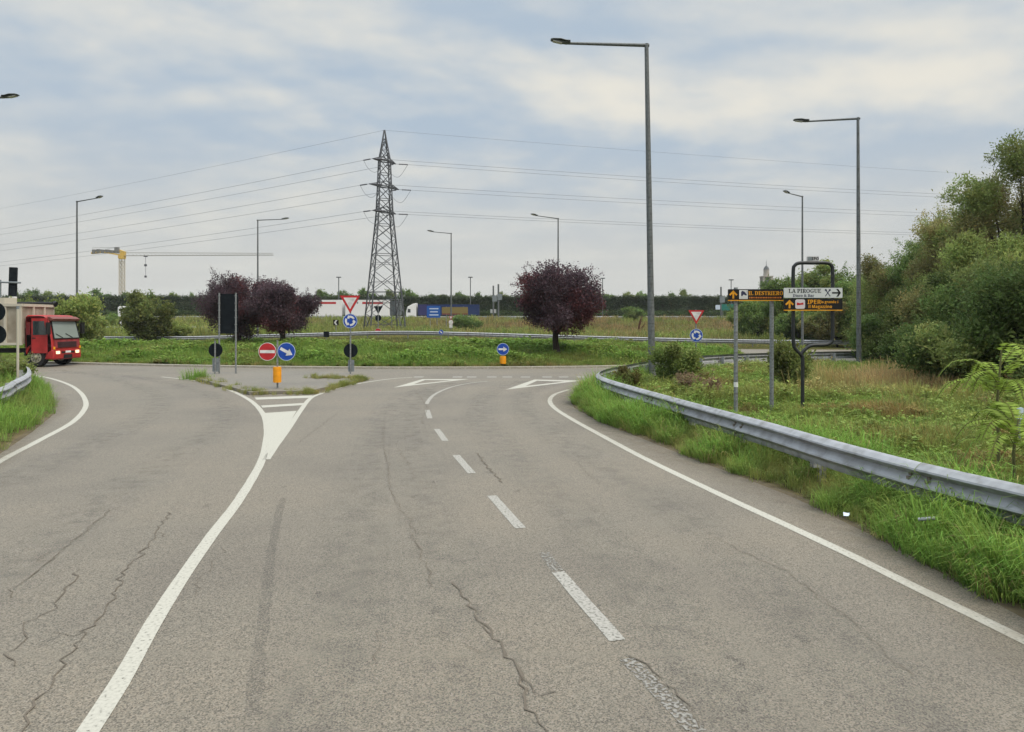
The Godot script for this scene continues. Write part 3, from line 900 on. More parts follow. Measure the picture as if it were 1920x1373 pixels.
	# motorway deck, far path, exit road beyond the ring
	for r in [["motorway", 137.5, 150.0, 2.92, -260, 260, M.asphalt], ["gravel_path", 80.0, 84.0, 1.2, -75, -36, M.concrete]]:
		var n := Mb.new()
		n.box(V((r[4] + r[5]) / 2.0, r[3] - 0.15, (r[1] + r[2]) / 2.0), Vector3(r[5] - r[4], 0.3, r[2] - r[1]))
		for i in n.v.size():
			n.u[i] = Vector2(n.v[i].x, n.v[i].z)
		setting(put(r[0], n.done(), r[6]), "structure")

# ------------------------------------------------------------------ grass
func make_grass() -> void:
	rng.seed = 5
	var verge := [grass_tuft(26, 0.36, 0.13, 0.7, 0.011, 1), grass_tuft(24, 0.44, 0.11, 0.75, 0.010, 2), grass_tuft(20, 0.28, 0.16, 1.0, 0.012, 3)]
	var meadow := [grass_tuft(26, 0.3, 0.3, 0.6, 0.012, 4, 0.02), grass_tuft(24, 0.5, 0.25, 0.45, 0.011, 5, 0.1), weed(6, 0.36, 16, 0.1)]
	var green := [grass_tuft(24, 0.4, 0.4, 0.6, 0.03, 7), grass_tuft(20, 0.5, 0.35, 0.5, 0.028, 8, 0.05), weed(9, 0.45, 14, 0.18)]
	var bank := [grass_tuft(16, 0.7, 0.8, 0.5, 0.1, 10), grass_tuft(14, 1.0, 0.7, 0.4, 0.08, 11, 0.2)]
	var beds := {}
	var add := func(bed: String, kind: int, x: float, z: float, y: float, s: float, c: Color):
		if not beds.has(bed):
			beds[bed] = [[[], []], [[], []], [[], []]]
		var t := rng.randf_range(0.75, 1.25)
		beds[bed][kind][0].append(Transform3D(tilt(Vector3(s, s * rng.randf_range(0.75, 1.25), s), 0.1), V(x, y - 0.02, z)))
		beds[bed][kind][1].append(Color(c.r * t * rng.randf_range(0.9, 1.15), c.g * t, c.b * t))
	var lush := Color(0.2, 0.345, 0.065)
	var fresh := Color(0.228, 0.346, 0.074)
	var olive := Color(0.264, 0.284, 0.087)
	var straw := Color(0.410, 0.304, 0.152)
	var rust := Color(0.288, 0.187, 0.086)
	for i in 19000:   # right verge, both sides of the rail
		var z := 2.5 + pow(rng.randf(), 1.5) * 26.0
		var x := rng.randf_range(1.0, 6.5)
		var l := lie(x, z)
		if l[1] < 0.02 or l[1] > 1.6 or l[2]:
			continue
		var k := noise.get_noise_2d(x * 12, z * 12)
		if l[1] < 0.12 and k < 0.0:
			continue
		var s := lerpf(0.45, 1.0, clampf(l[1] / 0.4, 0, 1)) * (1.0 + k * 1.0)
		add.call("verge", rng.randi() % 3, x, z, l[0], s * 1.12, lush.lerp(olive, clampf(0.12 - k * 1.5 + (0.35 if l[1] < 0.15 else 0.0), 0, 1)).lerp(straw, 0.7 if rng.randf() < 0.04 + (0.1 if l[1] < 0.12 else 0.0) else 0.0))
	for i in 9000:   # left verge
		var z := rng.randf_range(6, 34)
		var x := rng.randf_range(-30, -8)
		var l := lie(x, z)
		if l[1] < 0.02 or l[1] > 7 or l[2]:
			continue
		var k := noise.get_noise_2d(x * 9, z * 9)
		var s := lerpf(0.55, 1.3, clampf(l[1] / 1.0, 0, 1)) * (1.0 + k * 0.6)
		add.call("verge", rng.randi() % 3, x, z, l[0], s * 1.15, lush.lerp(olive, clampf(0.2 - k * 1.5, 0, 1)))
	for i in 42000:   # meadow behind the rail
		var z := 4.0 + pow(rng.randf(), 1.4) * 40.0
		var x := 3.0 + rng.randf() * (6.0 + z * 0.75)
		var l := lie(x, z)
		if l[1] < 1.0 or l[2]:
			continue
		var k := noise.get_noise_2d(x * 5, z * 5)
		var dry := clampf(-0.34 + k * 0.7 + 1.1 * exp(-pow((z - 22.5) / 3.2, 2)) * smoothstep(7.5, 9.5, x), 0, 1)
		var c := fresh.lerp(olive, 0.2 + k).lerp(straw * 1.25, dry)
		if noise.get_noise_2d(x * 7 + 90, z * 7) > 0.4:
			c = c.lerp(rust, 0.6)
		var kind := 2 if rng.randf() < 0.3 - k * 0.5 else (1 if rng.randf() < dry else 0)
		add.call("meadow", kind, x, z, l[0], rng.randf_range(0.5, 1.0) * (0.9 + k * 1.0) * (1.0 if z < 18.5 else 1.25), c)
	for i in 40000:   # the roundabout's own grass
		var z := 34.0 + pow(rng.randf(), 1.25) * 22.0
		var x := rng.randf_range(-36, 17)
		var e := edge_distance(island_edge, Vector2(x, z))
		if e > -0.28:
			continue
		var k := noise.get_noise_2d(x * 4, z * 4)
		var s := rng.randf_range(0.6, 1.0) * clampf(0.4 - e * 0.35, 0.4, 1.0) * (1.0 + k * 1.0)
		var c := fresh.lerp(lush, clampf(0.35 + k, 0, 1)).lerp(olive, clampf(noise.get_noise_2d(x * 3 + 50, z * 9) * 1.6 + (0.5 if e > -0.6 else 0.0), 0, 0.8)).lerp(straw, 0.5 if e > -0.45 and rng.randf() < 0.6 else 0.0)
		add.call("island", 2 if rng.randf() < 0.3 + k else rng.randi() % 2, x, z, height(x, z), s, c * 0.95)
	for i in 16000:   # far side, pylon field and motorway bank
		var z := rng.randf_range(61, 137)
		var x := rng.randf_range(-0.85, 0.8) * z
		var l := lie(x, z)
		if z < 75 and l[1] < 0.4:
			continue
		var k := noise.get_noise_2d(x * 1.6, z * 1.6)
		var dry := clampf(0.25 + smoothstep(85, 112, z) * 0.32 + k * 1.1, 0, 0.95) * (1.0 if x > -22 else 0.45)
		add.call("bank", rng.randi() % 2, x, z, l[0], rng.randf_range(0.6, 1.1) * (0.35 if z < 74 else 1.0), fresh.lerp(olive, 0.5).lerp(straw * 0.8, dry))
	for i in 1500:   # weeds in the joints of the splitter island
		var seg := [[V(-8.3, 0.1, 22.2), V(-12.4, 0.1, 27.6)], [V(-6.4, 0.1, 22.4), V(-5.95, 0.1, 28.0)], [V(-8.2, 0.1, 22.3), V(-6.3, 0.1, 22.6)], [V(-8.0, 0.1, 27.6), V(-6.0, 0.1, 27.4)]]
		var pick := rng.randi() % 9
		var q: Array = seg[pick % 4 if pick < 8 else 1]
		var t := rng.randf()
		var p: Vector3 = q[0].lerp(q[1], t)
		p += Vector3(rng.randfn() * 0.14, 0, rng.randfn() * 0.25)
		var k := noise.get_noise_2d(p.x * 25, p.z * 25)
		if k < -0.1:
			continue
		add.call("joint_weeds", rng.randi() % 3, p.x, -p.z, 0.1 if pick % 4 == 3 else 0.03, 0.3 + k * 0.6, olive.lerp(straw, 0.3 - k))
	for i in 26:
		add.call("joint_weeds", rng.randi() % 3, -12.75 + rng.randfn() * 0.25, 27.9 + rng.randfn() * 0.2, 0.03, rng.randf_range(0.7, 1.3), lush)
	var names := {"verge": ["verge_grass", verge, "long bright green grass spilling over the road edges"], "meadow": ["meadow_grass", meadow, "tall mixed green and straw grass behind the guard rail"], "island": ["island_grass", green, "rough green grass over the roundabout mound"], "bank": ["bank_grass", bank, "dry brownish grass on the bank below the motorway"], "joint_weeds": ["weeds", verge, "thin weeds along the edges of the splitter island"]}
	for bed in beds:
		for k in 3:
			if beds[bed][k][0].size():
				setting(scatter(names[bed][0], names[bed][1][k], M.leaf, beds[bed][k][0], beds[bed][k][1]), "stuff", names[bed][2])

# ------------------------------------------------------------------ signs
func make_signs() -> void:
	# no entry and keep right on one pole, with an orange marker
	var o := thing("road_sign", "red no entry disc beside blue slanting arrow disc, with orange marker on their pole", "road sign", V(-7.85, 0.1, 23.2))
	put("pole", pipe(Vector3(0, -0.1, 0), Vector3(0, 1.6, 0), 0.03), M.sign_pole, o)
	var d := round_sign(o, Vector3(-0.315, 1.23, 0.05), 0.305, M.sign_white, M.sign_red)
	put("bar", shape([Vector2(-0.25, -0.05), Vector2(0.25, -0.05), Vector2(0.25, 0.05), Vector2(-0.25, 0.05)], 0.0185, 0.021), M.sign_white, d)
	d = round_sign(o, Vector3(0.32, 1.23, 0.05), 0.305, M.sign_pale, M.sign_blue)
	put("arrow", shape(arrow_shape(0.46, 0.1, 0.19, 0.27, -0.5), 0.0185, 0.021), M.sign_white, d)
	put("bracket", pipe(Vector3(-0.45, 1.23, 0.025), Vector3(0.45, 1.23, 0.025), 0.014), M.sign_pole, o)
	var mk := Mb.new()
	mk.tube([Vector3(0, 0.2, 0.03), Vector3(0, 0.22, 0.03), Vector3(0, 0.7, 0.03), Vector3(0, 0.72, 0.03)], [0.125, 0.135, 0.135, 0.12], 20)
	put("marker", mk.done(), M.orange, o)
	# give way and roundabout, with the backs of other plates below
	o = thing("road_sign", "give way triangle over roundabout disc, with a dark disc back low on its pole", "road sign", V(-6.899, 0.1, 29.6))
	put("pole", pipe(Vector3(0, -0.1, 0), Vector3(0, 3.4, 0), 0.032), M.sign_pole, o)
	give_way(o, Vector3(0, 3.1, 0.05), 0.88)
	roundabout_disc(o, Vector3(0, 2.27, 0.05), 0.31)
	put("disc_back", disc(0.3, -0.012, 0.012), M.sign_back, o, Vector3(0, 1.0, -0.05))
	for k in [0.88, 1.12]:
		put("clamp", plate(0.2, 0.03, -0.035, -0.005, 0.004), M.sign_back, o, Vector3(0, k, 0))
	put("marker_back", plate(0.26, 0.5, -0.01, 0.01), M.sign_grey, o, Vector3(0.02, 0.35, -0.05))
	o = thing("road_sign", "back of a round sign and small plate, close by the twin-poled board", "road sign", V(-12.725, 0.1, 29.7))
	put("pole", pipe(Vector3(0, -0.1, 0), Vector3(0, 1.42, 0), 0.032), M.sign_pole, o)
	put("disc_back", disc(0.3, -0.012, 0.012), M.sign_back, o, Vector3(0, 1.02, -0.05))
	for k in [0.9, 1.14]:
		put("clamp", plate(0.2, 0.03, -0.035, -0.005, 0.004), M.sign_back, o, Vector3(0, k, 0))
	put("marker_back", plate(0.26, 0.58, -0.01, 0.01), M.sign_grey, o, Vector3(0, 0.38, -0.05))
	o = thing("sign_board", "tall dark back of a sign board on two pale poles", "sign board", V(-12.271, 0.1, 29.9))
	for x in [-0.357, 0.357]:
		put("pole", pipe(Vector3(x, -0.1, 0), Vector3(x, 3.48, 0), 0.035), M.sign_pole, o)
		for k in 6:
			put("clamp", plate(0.1, 0.03, -0.01, 0.045, 0.004), M.sign_pole, o, Vector3(x, 1.8 + k * 0.31, 0))
	put("panel_back", plate(0.86, 1.72, -0.02, 0.02), M.sign_back, o, Vector3(0.0, 2.58, -0.06))
	o = thing("road_sign", "small blue arrow disc over an orange marker in the roundabout grass", "road sign", V(-0.46, 0.05, 35.2))
	put("pole", pipe(Vector3(0, -0.1, 0), Vector3(0, 1.1, 0), 0.03), M.sign_pole, o)
	d = round_sign(o, Vector3(0, 0.9, 0.05), 0.31, M.sign_pale, M.sign_blue)
	put("arrow", shape(arrow_shape(0.44, 0.09, 0.2, 0.26, 0.0), 0.0185, 0.021), M.sign_white, d)
	mk = Mb.new()
	mk.tube([Vector3(0, 0.16, 0.03), Vector3(0, 0.18, 0.03), Vector3(0, 0.53, 0.03), Vector3(0, 0.55, 0.03)], [0.15, 0.16, 0.16, 0.14], 18)
	put("marker", mk.done(), M.orange, o)
	o = thing("road_sign", "give way triangle and roundabout disc above the railside bush", "road sign", V(8.36, 0.05, 31.5))
	put("pole", pipe(Vector3(0, -0.1, 0), Vector3(0, 2.85, 0), 0.03), M.sign_pole, o)
	give_way(o, Vector3(0, 2.6, 0.05), 0.74)
	roundabout_disc(o, Vector3(0, 1.67, 0.05), 0.3)
	# far signs round the ring
	for s in [[630, 605, 74.0, "black board with white chevron right of the two purple trees"], [228, 605.5, 80.0, "black chevron board beside the bushy shrub behind the rail"]]:
		var h: float = 2.3 - (s[1] - 605) * s[2] / 1300.0
		var x: float = (s[0] - 960) * s[2] / 1300.0
		var g := height(x, s[2])
		o = thing("chevron_board", s[3], "road sign", V(x, g, s[2]), 0.0, "chevron boards behind the roundabout")
		put("pole", pipe(Vector3(0, -0.1, 0), Vector3(0, h - g, 0), 0.04), M.sign_pole, o)
		d = put("board", plate(0.58, 0.6, 0.045, 0.065), M.sign_black, o, Vector3(0, h - g, 0))
		put("chevron", shape([Vector2(0.16, 0.26), Vector2(-0.02, 0.26), Vector2(-0.2, 0), Vector2(-0.02, -0.26), Vector2(0.16, -0.26), Vector2(-0.02, 0)], 0.0655, 0.07), M.sign_white, d)
	o = thing("road_sign", "far pole at the pylon with dark sign backs and a low no entry disc", "road sign", V(-13.129, 0.7, 68))
	put("pole", pipe(Vector3(0, -0.3, 0), Vector3(0, 3.3, 0), 0.04), M.sign_pole, o)
	put("triangle_back", shape([Vector2(-0.45, 0.26), Vector2(0, -0.52), Vector2(0.45, 0.26)], -0.06, -0.035), M.sign_back, o, Vector3(0, 2.95, 0))
	put("disc_back", disc(0.31, -0.06, -0.035), M.sign_back, o, Vector3(0, 2.05, 0))
	d = round_sign(o, Vector3(0, 0.72, 0.06), 0.32, M.sign_white, M.sign_red)
	put("bar", shape([Vector2(-0.26, -0.06), Vector2(0.26, -0.06), Vector2(0.26, 0.06), Vector2(-0.26, 0.06)], 0.0185, 0.021), M.sign_white, d)
	o = thing("road_sign", "tiny blue arrow disc standing before the far rail", "road sign", V(-6.343, 0.2, 62))
	put("pole", pipe(Vector3(0, -0.2, 0), Vector3(0, 1.5, 0), 0.03), M.sign_pole, o)
	d = round_sign(o, Vector3(0, 1.24, 0.05), 0.22, M.sign_pale, M.sign_blue)
	put("arrow", shape(arrow_shape(0.32, 0.07, 0.15, 0.2, -0.8), 0.0185, 0.021), M.sign_white, d)
	o = thing("road_sign", "small dark sign back before the far rail, near the pylon", "road sign", V(-16.329, 0.2, 61))
	put("pole", pipe(Vector3(0, -0.2, 0), Vector3(0, 1.3, 0), 0.03), M.sign_pole, o)
	put("plate_back", plate(0.5, 0.52, 0.03, 0.05), M.sign_back, o, Vector3(0, 1.06, 0))
	o = thing("road_sign", "two little red and white signs on one pole by the dark bush on the bank", "road sign", V(-7.046, 0.4, 80))
	put("pole", pipe(Vector3(0, -0.2, 0), Vector3(0, 2.7, 0), 0.03), M.sign_pole, o)
	give_way(o, Vector3(0, 2.5, 0.05), 0.5)
	round_sign(o, Vector3(0, 1.95, 0.05), 0.27, M.sign_red, M.sign_white)
	put("plate", plate(0.36, 0.4, 0.04, 0.06), M.sign_white, o, Vector3(0, 1.5, 0))
	# motorway direction signs
	o = thing("direction_sign", "blue direction board with pale text lines before the blue trailer", "direction sign", V(-11.308, 0.4, 100))
	for x in [-0.5, 0.5]:
		put("pole", pipe(Vector3(x, -0.2, 0), Vector3(x, 4.2, 0), 0.05), M.sign_pole, o)
	d = put("board", plate(1.95, 1.7, 0.06, 0.1, 0.1), mat(Color(0.015, 0.09, 0.35), 0.4), o, Vector3(0, 3.45, 0))
	for k in 3:
		put("text_line", plate(1.3 - 0.2 * (k % 2), 0.16, 0.1005, 0.11, 0.03), M.sign_pale, d, Vector3(0.05, 0.45 - 0.45 * k, 0))
	o = thing("direction_sign", "long ochre direction board standing on the bank before the blue trailer", "direction sign", V(-8.56, 0.4, 104))
	for x in [-1.3, 1.3]:
		put("pole", pipe(Vector3(x, -0.2, 0), Vector3(x, 4.3, 0), 0.05), M.sign_pole, o)
	put("board", plate(3.9, 0.95, 0.06, 0.1, 0.08), M.brown, o, Vector3(0, 3.75, 0))
	put("lower_strip", plate(3.9, 0.16, 0.06, 0.1, 0.02), mat(Color(0.2, 0.05, 0.02), 0.6), o, Vector3(0, 3.18, 0))
	o = thing("sign_board", "grey back of a large board on two posts beside the pylon", "sign board", V(-16.937, 0.4, 101))
	for x in [-0.6, 0.6]:
		put("pole", pipe(Vector3(x, -0.2, 0), Vector3(x, 5.2, 0), 0.06), M.sign_pole, o)
	put("panel_back", plate(1.75, 2.1, -0.1, -0.06, 0.1), M.sign_grey, o, Vector3(0, 4.0, 0))
	put("arm", pipe(Vector3(-1.4, 5.25, 0), Vector3(1.2, 5.2, 0), 0.05), M.sign_pole, o)
	# plates at the left border of the view
	o = thing("road_sign", "two dark round sign backs, one over the other, before the lorry", "road sign", V(-16.382, 0.0, 22))
	put("pole", pipe(Vector3(0, -0.1, 0), Vector3(0, 2.98, 0), 0.032), M.sign_pole, o)
	put("disc_back", disc(0.3, -0.05, -0.03), M.sign_back, o, Vector3(-0.03, 2.64, 0))
	put("disc_back", disc(0.3, -0.05, -0.03), M.sign_back, o, Vector3(0.0, 1.92, 0))
	o = thing("marker_pole", "bare pale pole standing before the lorry's beige body", "pole", V(-16.401, 0.0, 23))
	put("pole", pipe(Vector3(0, -0.1, 0), Vector3(0, 2.8, 0), 0.04), M.rib, o)
	put("cap", disc(0.045, -0.05, 0.05, 12), M.sign_grey, o, Vector3(0, 2.8, 0), Vector3(PI / 2, 0, 0))
	o = thing("sign_gantry", "grey post with an arm carrying a tall dark narrow panel", "sign gantry", V(-44.446, 0.1, 60))
	put("post", pipe(Vector3(0, -0.1, 0), Vector3(0, 5.9, 0), 0.2, 12), M.sign_grey, o)
	put("arm", pipe(Vector3(0, 5.7, 0), Vector3(1.9, 5.65, 0), 0.08), M.sign_grey, o)
	put("panel", plate(0.6, 2.6, -0.3, -0.1, 0.04), M.sign_back, o, Vector3(1.15, 5.7, 0), Vector3(0, 0.2, -0.03))
	put("box", plate(0.5, 0.4, -0.2, 0.1, 0.04), M.white_paint, o, Vector3(1.2, 4.25, 0))
	make_tourist_signs()
	# far posts and thin masts along the motorway
	for p in [[635, 520, 146.0, 0.1], [882, 520, 152.0, 0.1], [1130, 522, 152.0, 0.09], [1371, 525, 152.0, 0.09], [925, 536, 136.0, 0.16], [934.5, 533, 136.0, 0.18], [1352, 538, 136.0, 0.15]]:
		var x: float = (p[0] - 960) * p[2] / 1300.0
		var y: float = 2.3 + (605 - p[1]) * p[2] / 1300.0
		var slim: bool = p[3] < 0.12
		var near: String = {635: "above the white trailers", 882: "above the tail of the blue trailer", 1130: "by the edge of the lone purple tree", 1371: "behind the black direction sign", 925: "with small side boxes beyond the white plate", 934: "plain taller of a pair beside the white plate", 1352: "left of the black direction sign"}[int(p[0])]
		o = thing("mast", ("thin far motorway mast " if slim else "grey far motorway post ") + near, "mast", V(x, 2.7, p[2]), 0.0, "masts along the motorway")
		put("pole", pipe(Vector3(0, -0.3, 0), Vector3(0, y - 2.7, 0), p[3]), M.pole, o)
		if slim:
			put("lamp_head", plate(1.0, 0.2, -0.2, 0.2, 0.05), M.lamp_head, o, Vector3(0, y - 2.7, 0))
		else:
			put("box", plate(0.9, 1.2, -0.2, 0.2, 0.05), M.sign_grey, o, Vector3(0.25, y - 5.2, 0))
	o = thing("sign_plate", "little white plate on the motorway edge between two posts", "sign", V(-3.57, 2.7, 136.5))
	put("pole", pipe(Vector3(0, -0.2, 0), Vector3(0, 1.9, 0), 0.06), M.sign_pole, o)
	put("plate", plate(1.15, 0.75, 0.06, 0.1, 0.05), M.sign_white, o, Vector3(-0.1, 1.85, 0))
	o = thing("direction_sign", "green motorway sign half hidden by trees", "direction sign", V(42.265, 2.7, 136))
	for x in [-0.9, 0.9]:
		put("pole", pipe(Vector3(x, -0.2, 0), Vector3(x, 3.4, 0), 0.07), M.sign_pole, o)
	put("board", plate(2.6, 1.2, 0.08, 0.12, 0.08), mat(Color(0.02, 0.16, 0.13), 0.4), o, Vector3(0, 2.6, 0))
	put("plate", plate(0.9, 0.9, 0.08, 0.12, 0.08), M.sign_pale, o, Vector3(-1.9, 2.6, 0))

func make_tourist_signs() -> void:
	var o := thing("direction_sign", "black board with orange arrow and horse emblem on two grey poles", "direction sign", V(5.95, 0.0, 17))
	for x in [[-0.46, 3.16], [0.42, 2.85]]:
		put("pole", pipe(Vector3(x[0], -0.15, 0), Vector3(x[0], x[1], 0), 0.05, 12), M.sign_pole, o)
	put("reflector", pipe(Vector3(-0.46, 0.72, 0), Vector3(-0.46, 0.84, 0), 0.052, 12), M.white_paint, o)
	var d := put("board", plate(1.35, 0.26, 0.055, 0.085), M.sign_black, o, Vector3(0, 2.985, 0))
	put("lower_edge", plate(1.35, 0.022, 0.055, 0.087, 0.004), M.sign_orange, d, Vector3(0, -0.145, 0))
	put("arrow", shape([Vector2(-0.022, -0.1), Vector2(0.022, -0.1), Vector2(0.022, 0.02), Vector2(0.075, -0.03), Vector2(0.1, 0.0), Vector2(0, 0.1), Vector2(-0.1, 0.0), Vector2(-0.075, -0.03), Vector2(-0.022, 0.02)], 0.0855, 0.088), M.sign_orange, d, Vector3(-0.55, 0, 0))
	put("emblem_plate", plate(0.21, 0.22, 0.0855, 0.088, 0.01), M.sign_white, d, Vector3(-0.3, 0, 0))
	put("horse_emblem", shape([Vector2(-0.06, -0.03), Vector2(-0.03, -0.04), Vector2(0.0, 0.0), Vector2(0.07, -0.03), Vector2(0.08, 0.0), Vector2(0.02, 0.07), Vector2(-0.03, 0.09), Vector2(-0.06, 0.06)], 0.0885, 0.09), M.ink, d, Vector3(-0.3, 0, 0))
	lettering(d, "IL DESTRIERO", 0.1, Vector3(0.24, 0.03, 0.089), M.sign_orange, "Droid Serif", 700, 0.88)
	var b := Mb.new()
	rng.seed = 31
	var x := -0.16
	while x < 0.62:
		var w := rng.randf_range(0.012, 0.05)
		b.prism(PackedVector2Array([Vector2(x, -0.095), Vector2(x + w, -0.095), Vector2(x + w, -0.06), Vector2(x, -0.06)]), 0.0875, 0.089)
		x += w + 0.014
	put("small_print", b.done(), mat(Color(0.45, 0.14, 0.02), 0.5), d)
	# the looped dark tube with a white board over a black one
	o = thing("direction_sign", "dark looped tube stand carrying a white board above a black one", "direction sign", V(6.875, 0.0, 16.4))
	var tube := smooth_path([Vector3(0, -0.15, 0), Vector3(0, 0.7, 0), Vector3(0, 1.42, 0), Vector3(-0.04, 1.54, 0), Vector3(-0.17, 1.68, 0), Vector3(-0.215, 1.85, 0), Vector3(-0.22, 2.6, 0), Vector3(-0.22, 3.5, 0), Vector3(-0.175, 3.66, 0), Vector3(-0.05, 3.71, 0), Vector3(0.25, 3.71, 0), Vector3(0.56, 3.71, 0), Vector3(0.67, 3.66, 0), Vector3(0.71, 3.52, 0), Vector3(0.71, 2.6, 0), Vector3(0.71, 1.95, 0), Vector3(0.67, 1.83, 0), Vector3(0.55, 1.775, 0), Vector3(0.25, 1.76, 0), Vector3(0.1, 1.7, 0), Vector3(-0.04, 1.55, 0)], 0.05)
	b = Mb.new()
	b.tube(tube, [0.042], 12)
	put("tube_stand", b.done(), M.dark_tube, o)
	put("foot_sleeve", pipe(Vector3(0, -0.1, 0), Vector3(0, 0.22, 0), 0.045, 12), M.white_paint, o)
	d = put("white_board", plate(1.375, 0.235, 0.05, 0.08), mat(Color(0.52, 0.54, 0.55), 0.5), o, Vector3(0.22, 3.0, 0))
	lettering(d, "LA PIROGUE", 0.098, Vector3(-0.2, 0.045, 0.0815), M.sign_black, "Droid Serif", 700, 0.92)
	lettering(d, "Disco & Bar", 0.065, Vector3(-0.23, -0.065, 0.0815), M.ink, "Droid Serif", 700, 1.0, true)
	for s in [-1, 1]:
		var u := Mb.new()
		u.prism(PackedVector2Array([Vector2(-0.009, -0.1), Vector2(0.009, -0.1), Vector2(0.009, 0.04), Vector2(0.028, 0.09), Vector2(0.0, 0.11), Vector2(-0.024, 0.09), Vector2(-0.009, 0.04)]), 0.0805 + 0.001 * s, 0.082 + 0.001 * s)
		put("cutlery_emblem", u.done(), M.ink, d, Vector3(0.34, 0, 0), Vector3(0, 0, 0.62 * s))
	put("arrow", shape([Vector2(-0.11, -0.018), Vector2(0.04, -0.018), Vector2(-0.01, -0.09), Vector2(0.035, -0.09), Vector2(0.1, 0), Vector2(0.035, 0.09), Vector2(-0.01, 0.09), Vector2(0.04, 0.018), Vector2(-0.11, 0.018)], 0.0805, 0.083), M.sign_black, d, Vector3(0.55, 0, 0))
	d = put("black_board", plate(1.375, 0.255, 0.05, 0.08), M.sign_black, o, Vector3(0.22, 2.735, 0))
	put("lower_edge", plate(1.375, 0.022, 0.05, 0.082, 0.004), M.sign_orange, d, Vector3(0, -0.145, 0))
	put("arrow", shape([Vector2(-0.022, -0.1), Vector2(0.022, -0.1), Vector2(0.022, 0.02), Vector2(0.075, -0.03), Vector2(0.1, 0.0), Vector2(0, 0.1), Vector2(-0.1, 0.0), Vector2(-0.075, -0.03), Vector2(-0.022, 0.02)], 0.0805, 0.083), M.sign_orange, d, Vector3(-0.56, 0, 0))
	put("logo_plate", plate(0.23, 0.22, 0.0805, 0.083, 0.04), mat(Color(0.55, 0.5, 0.52), 0.5), d, Vector3(-0.31, 0, 0))
	put("logo", shape([Vector2(-0.08, -0.03), Vector2(0.08, -0.01), Vector2(0.07, 0.04), Vector2(0.0, 0.02), Vector2(-0.08, 0.04)], 0.0835, 0.085), M.sign_red, d, Vector3(-0.31, 0, 0))
	lettering(d, "IPER", 0.105, Vector3(0.02, 0.05, 0.0815), M.sign_orange, "Droid Sans", 700, 1.05, true)
	lettering(d, "la grande i", 0.062, Vector3(0.38, 0.05, 0.0815), M.sign_orange, "Droid Sans", 700, 1.0, true)
	lettering(d, "il Magazzino", 0.075, Vector3(0.16, -0.06, 0.0815), M.sign_orange, "Droid Sans", 700, 0.95, true)
	d = put("top_plate", plate(0.28, 0.11, -0.01, 0.01, 0.01), mat(Color(0.42, 0.42, 0.43), 0.6), o, Vector3(0.24, 3.81, 0))
	lettering(d, "IPO", 0.075, Vector3(0.06, 0, 0.0115), M.sign_black, "Droid Sans", 700)
	put("grey_square", plate(0.11, 0.09, 0.0105, 0.012, 0.005), M.sign_grey, d, Vector3(-0.07, 0, 0))

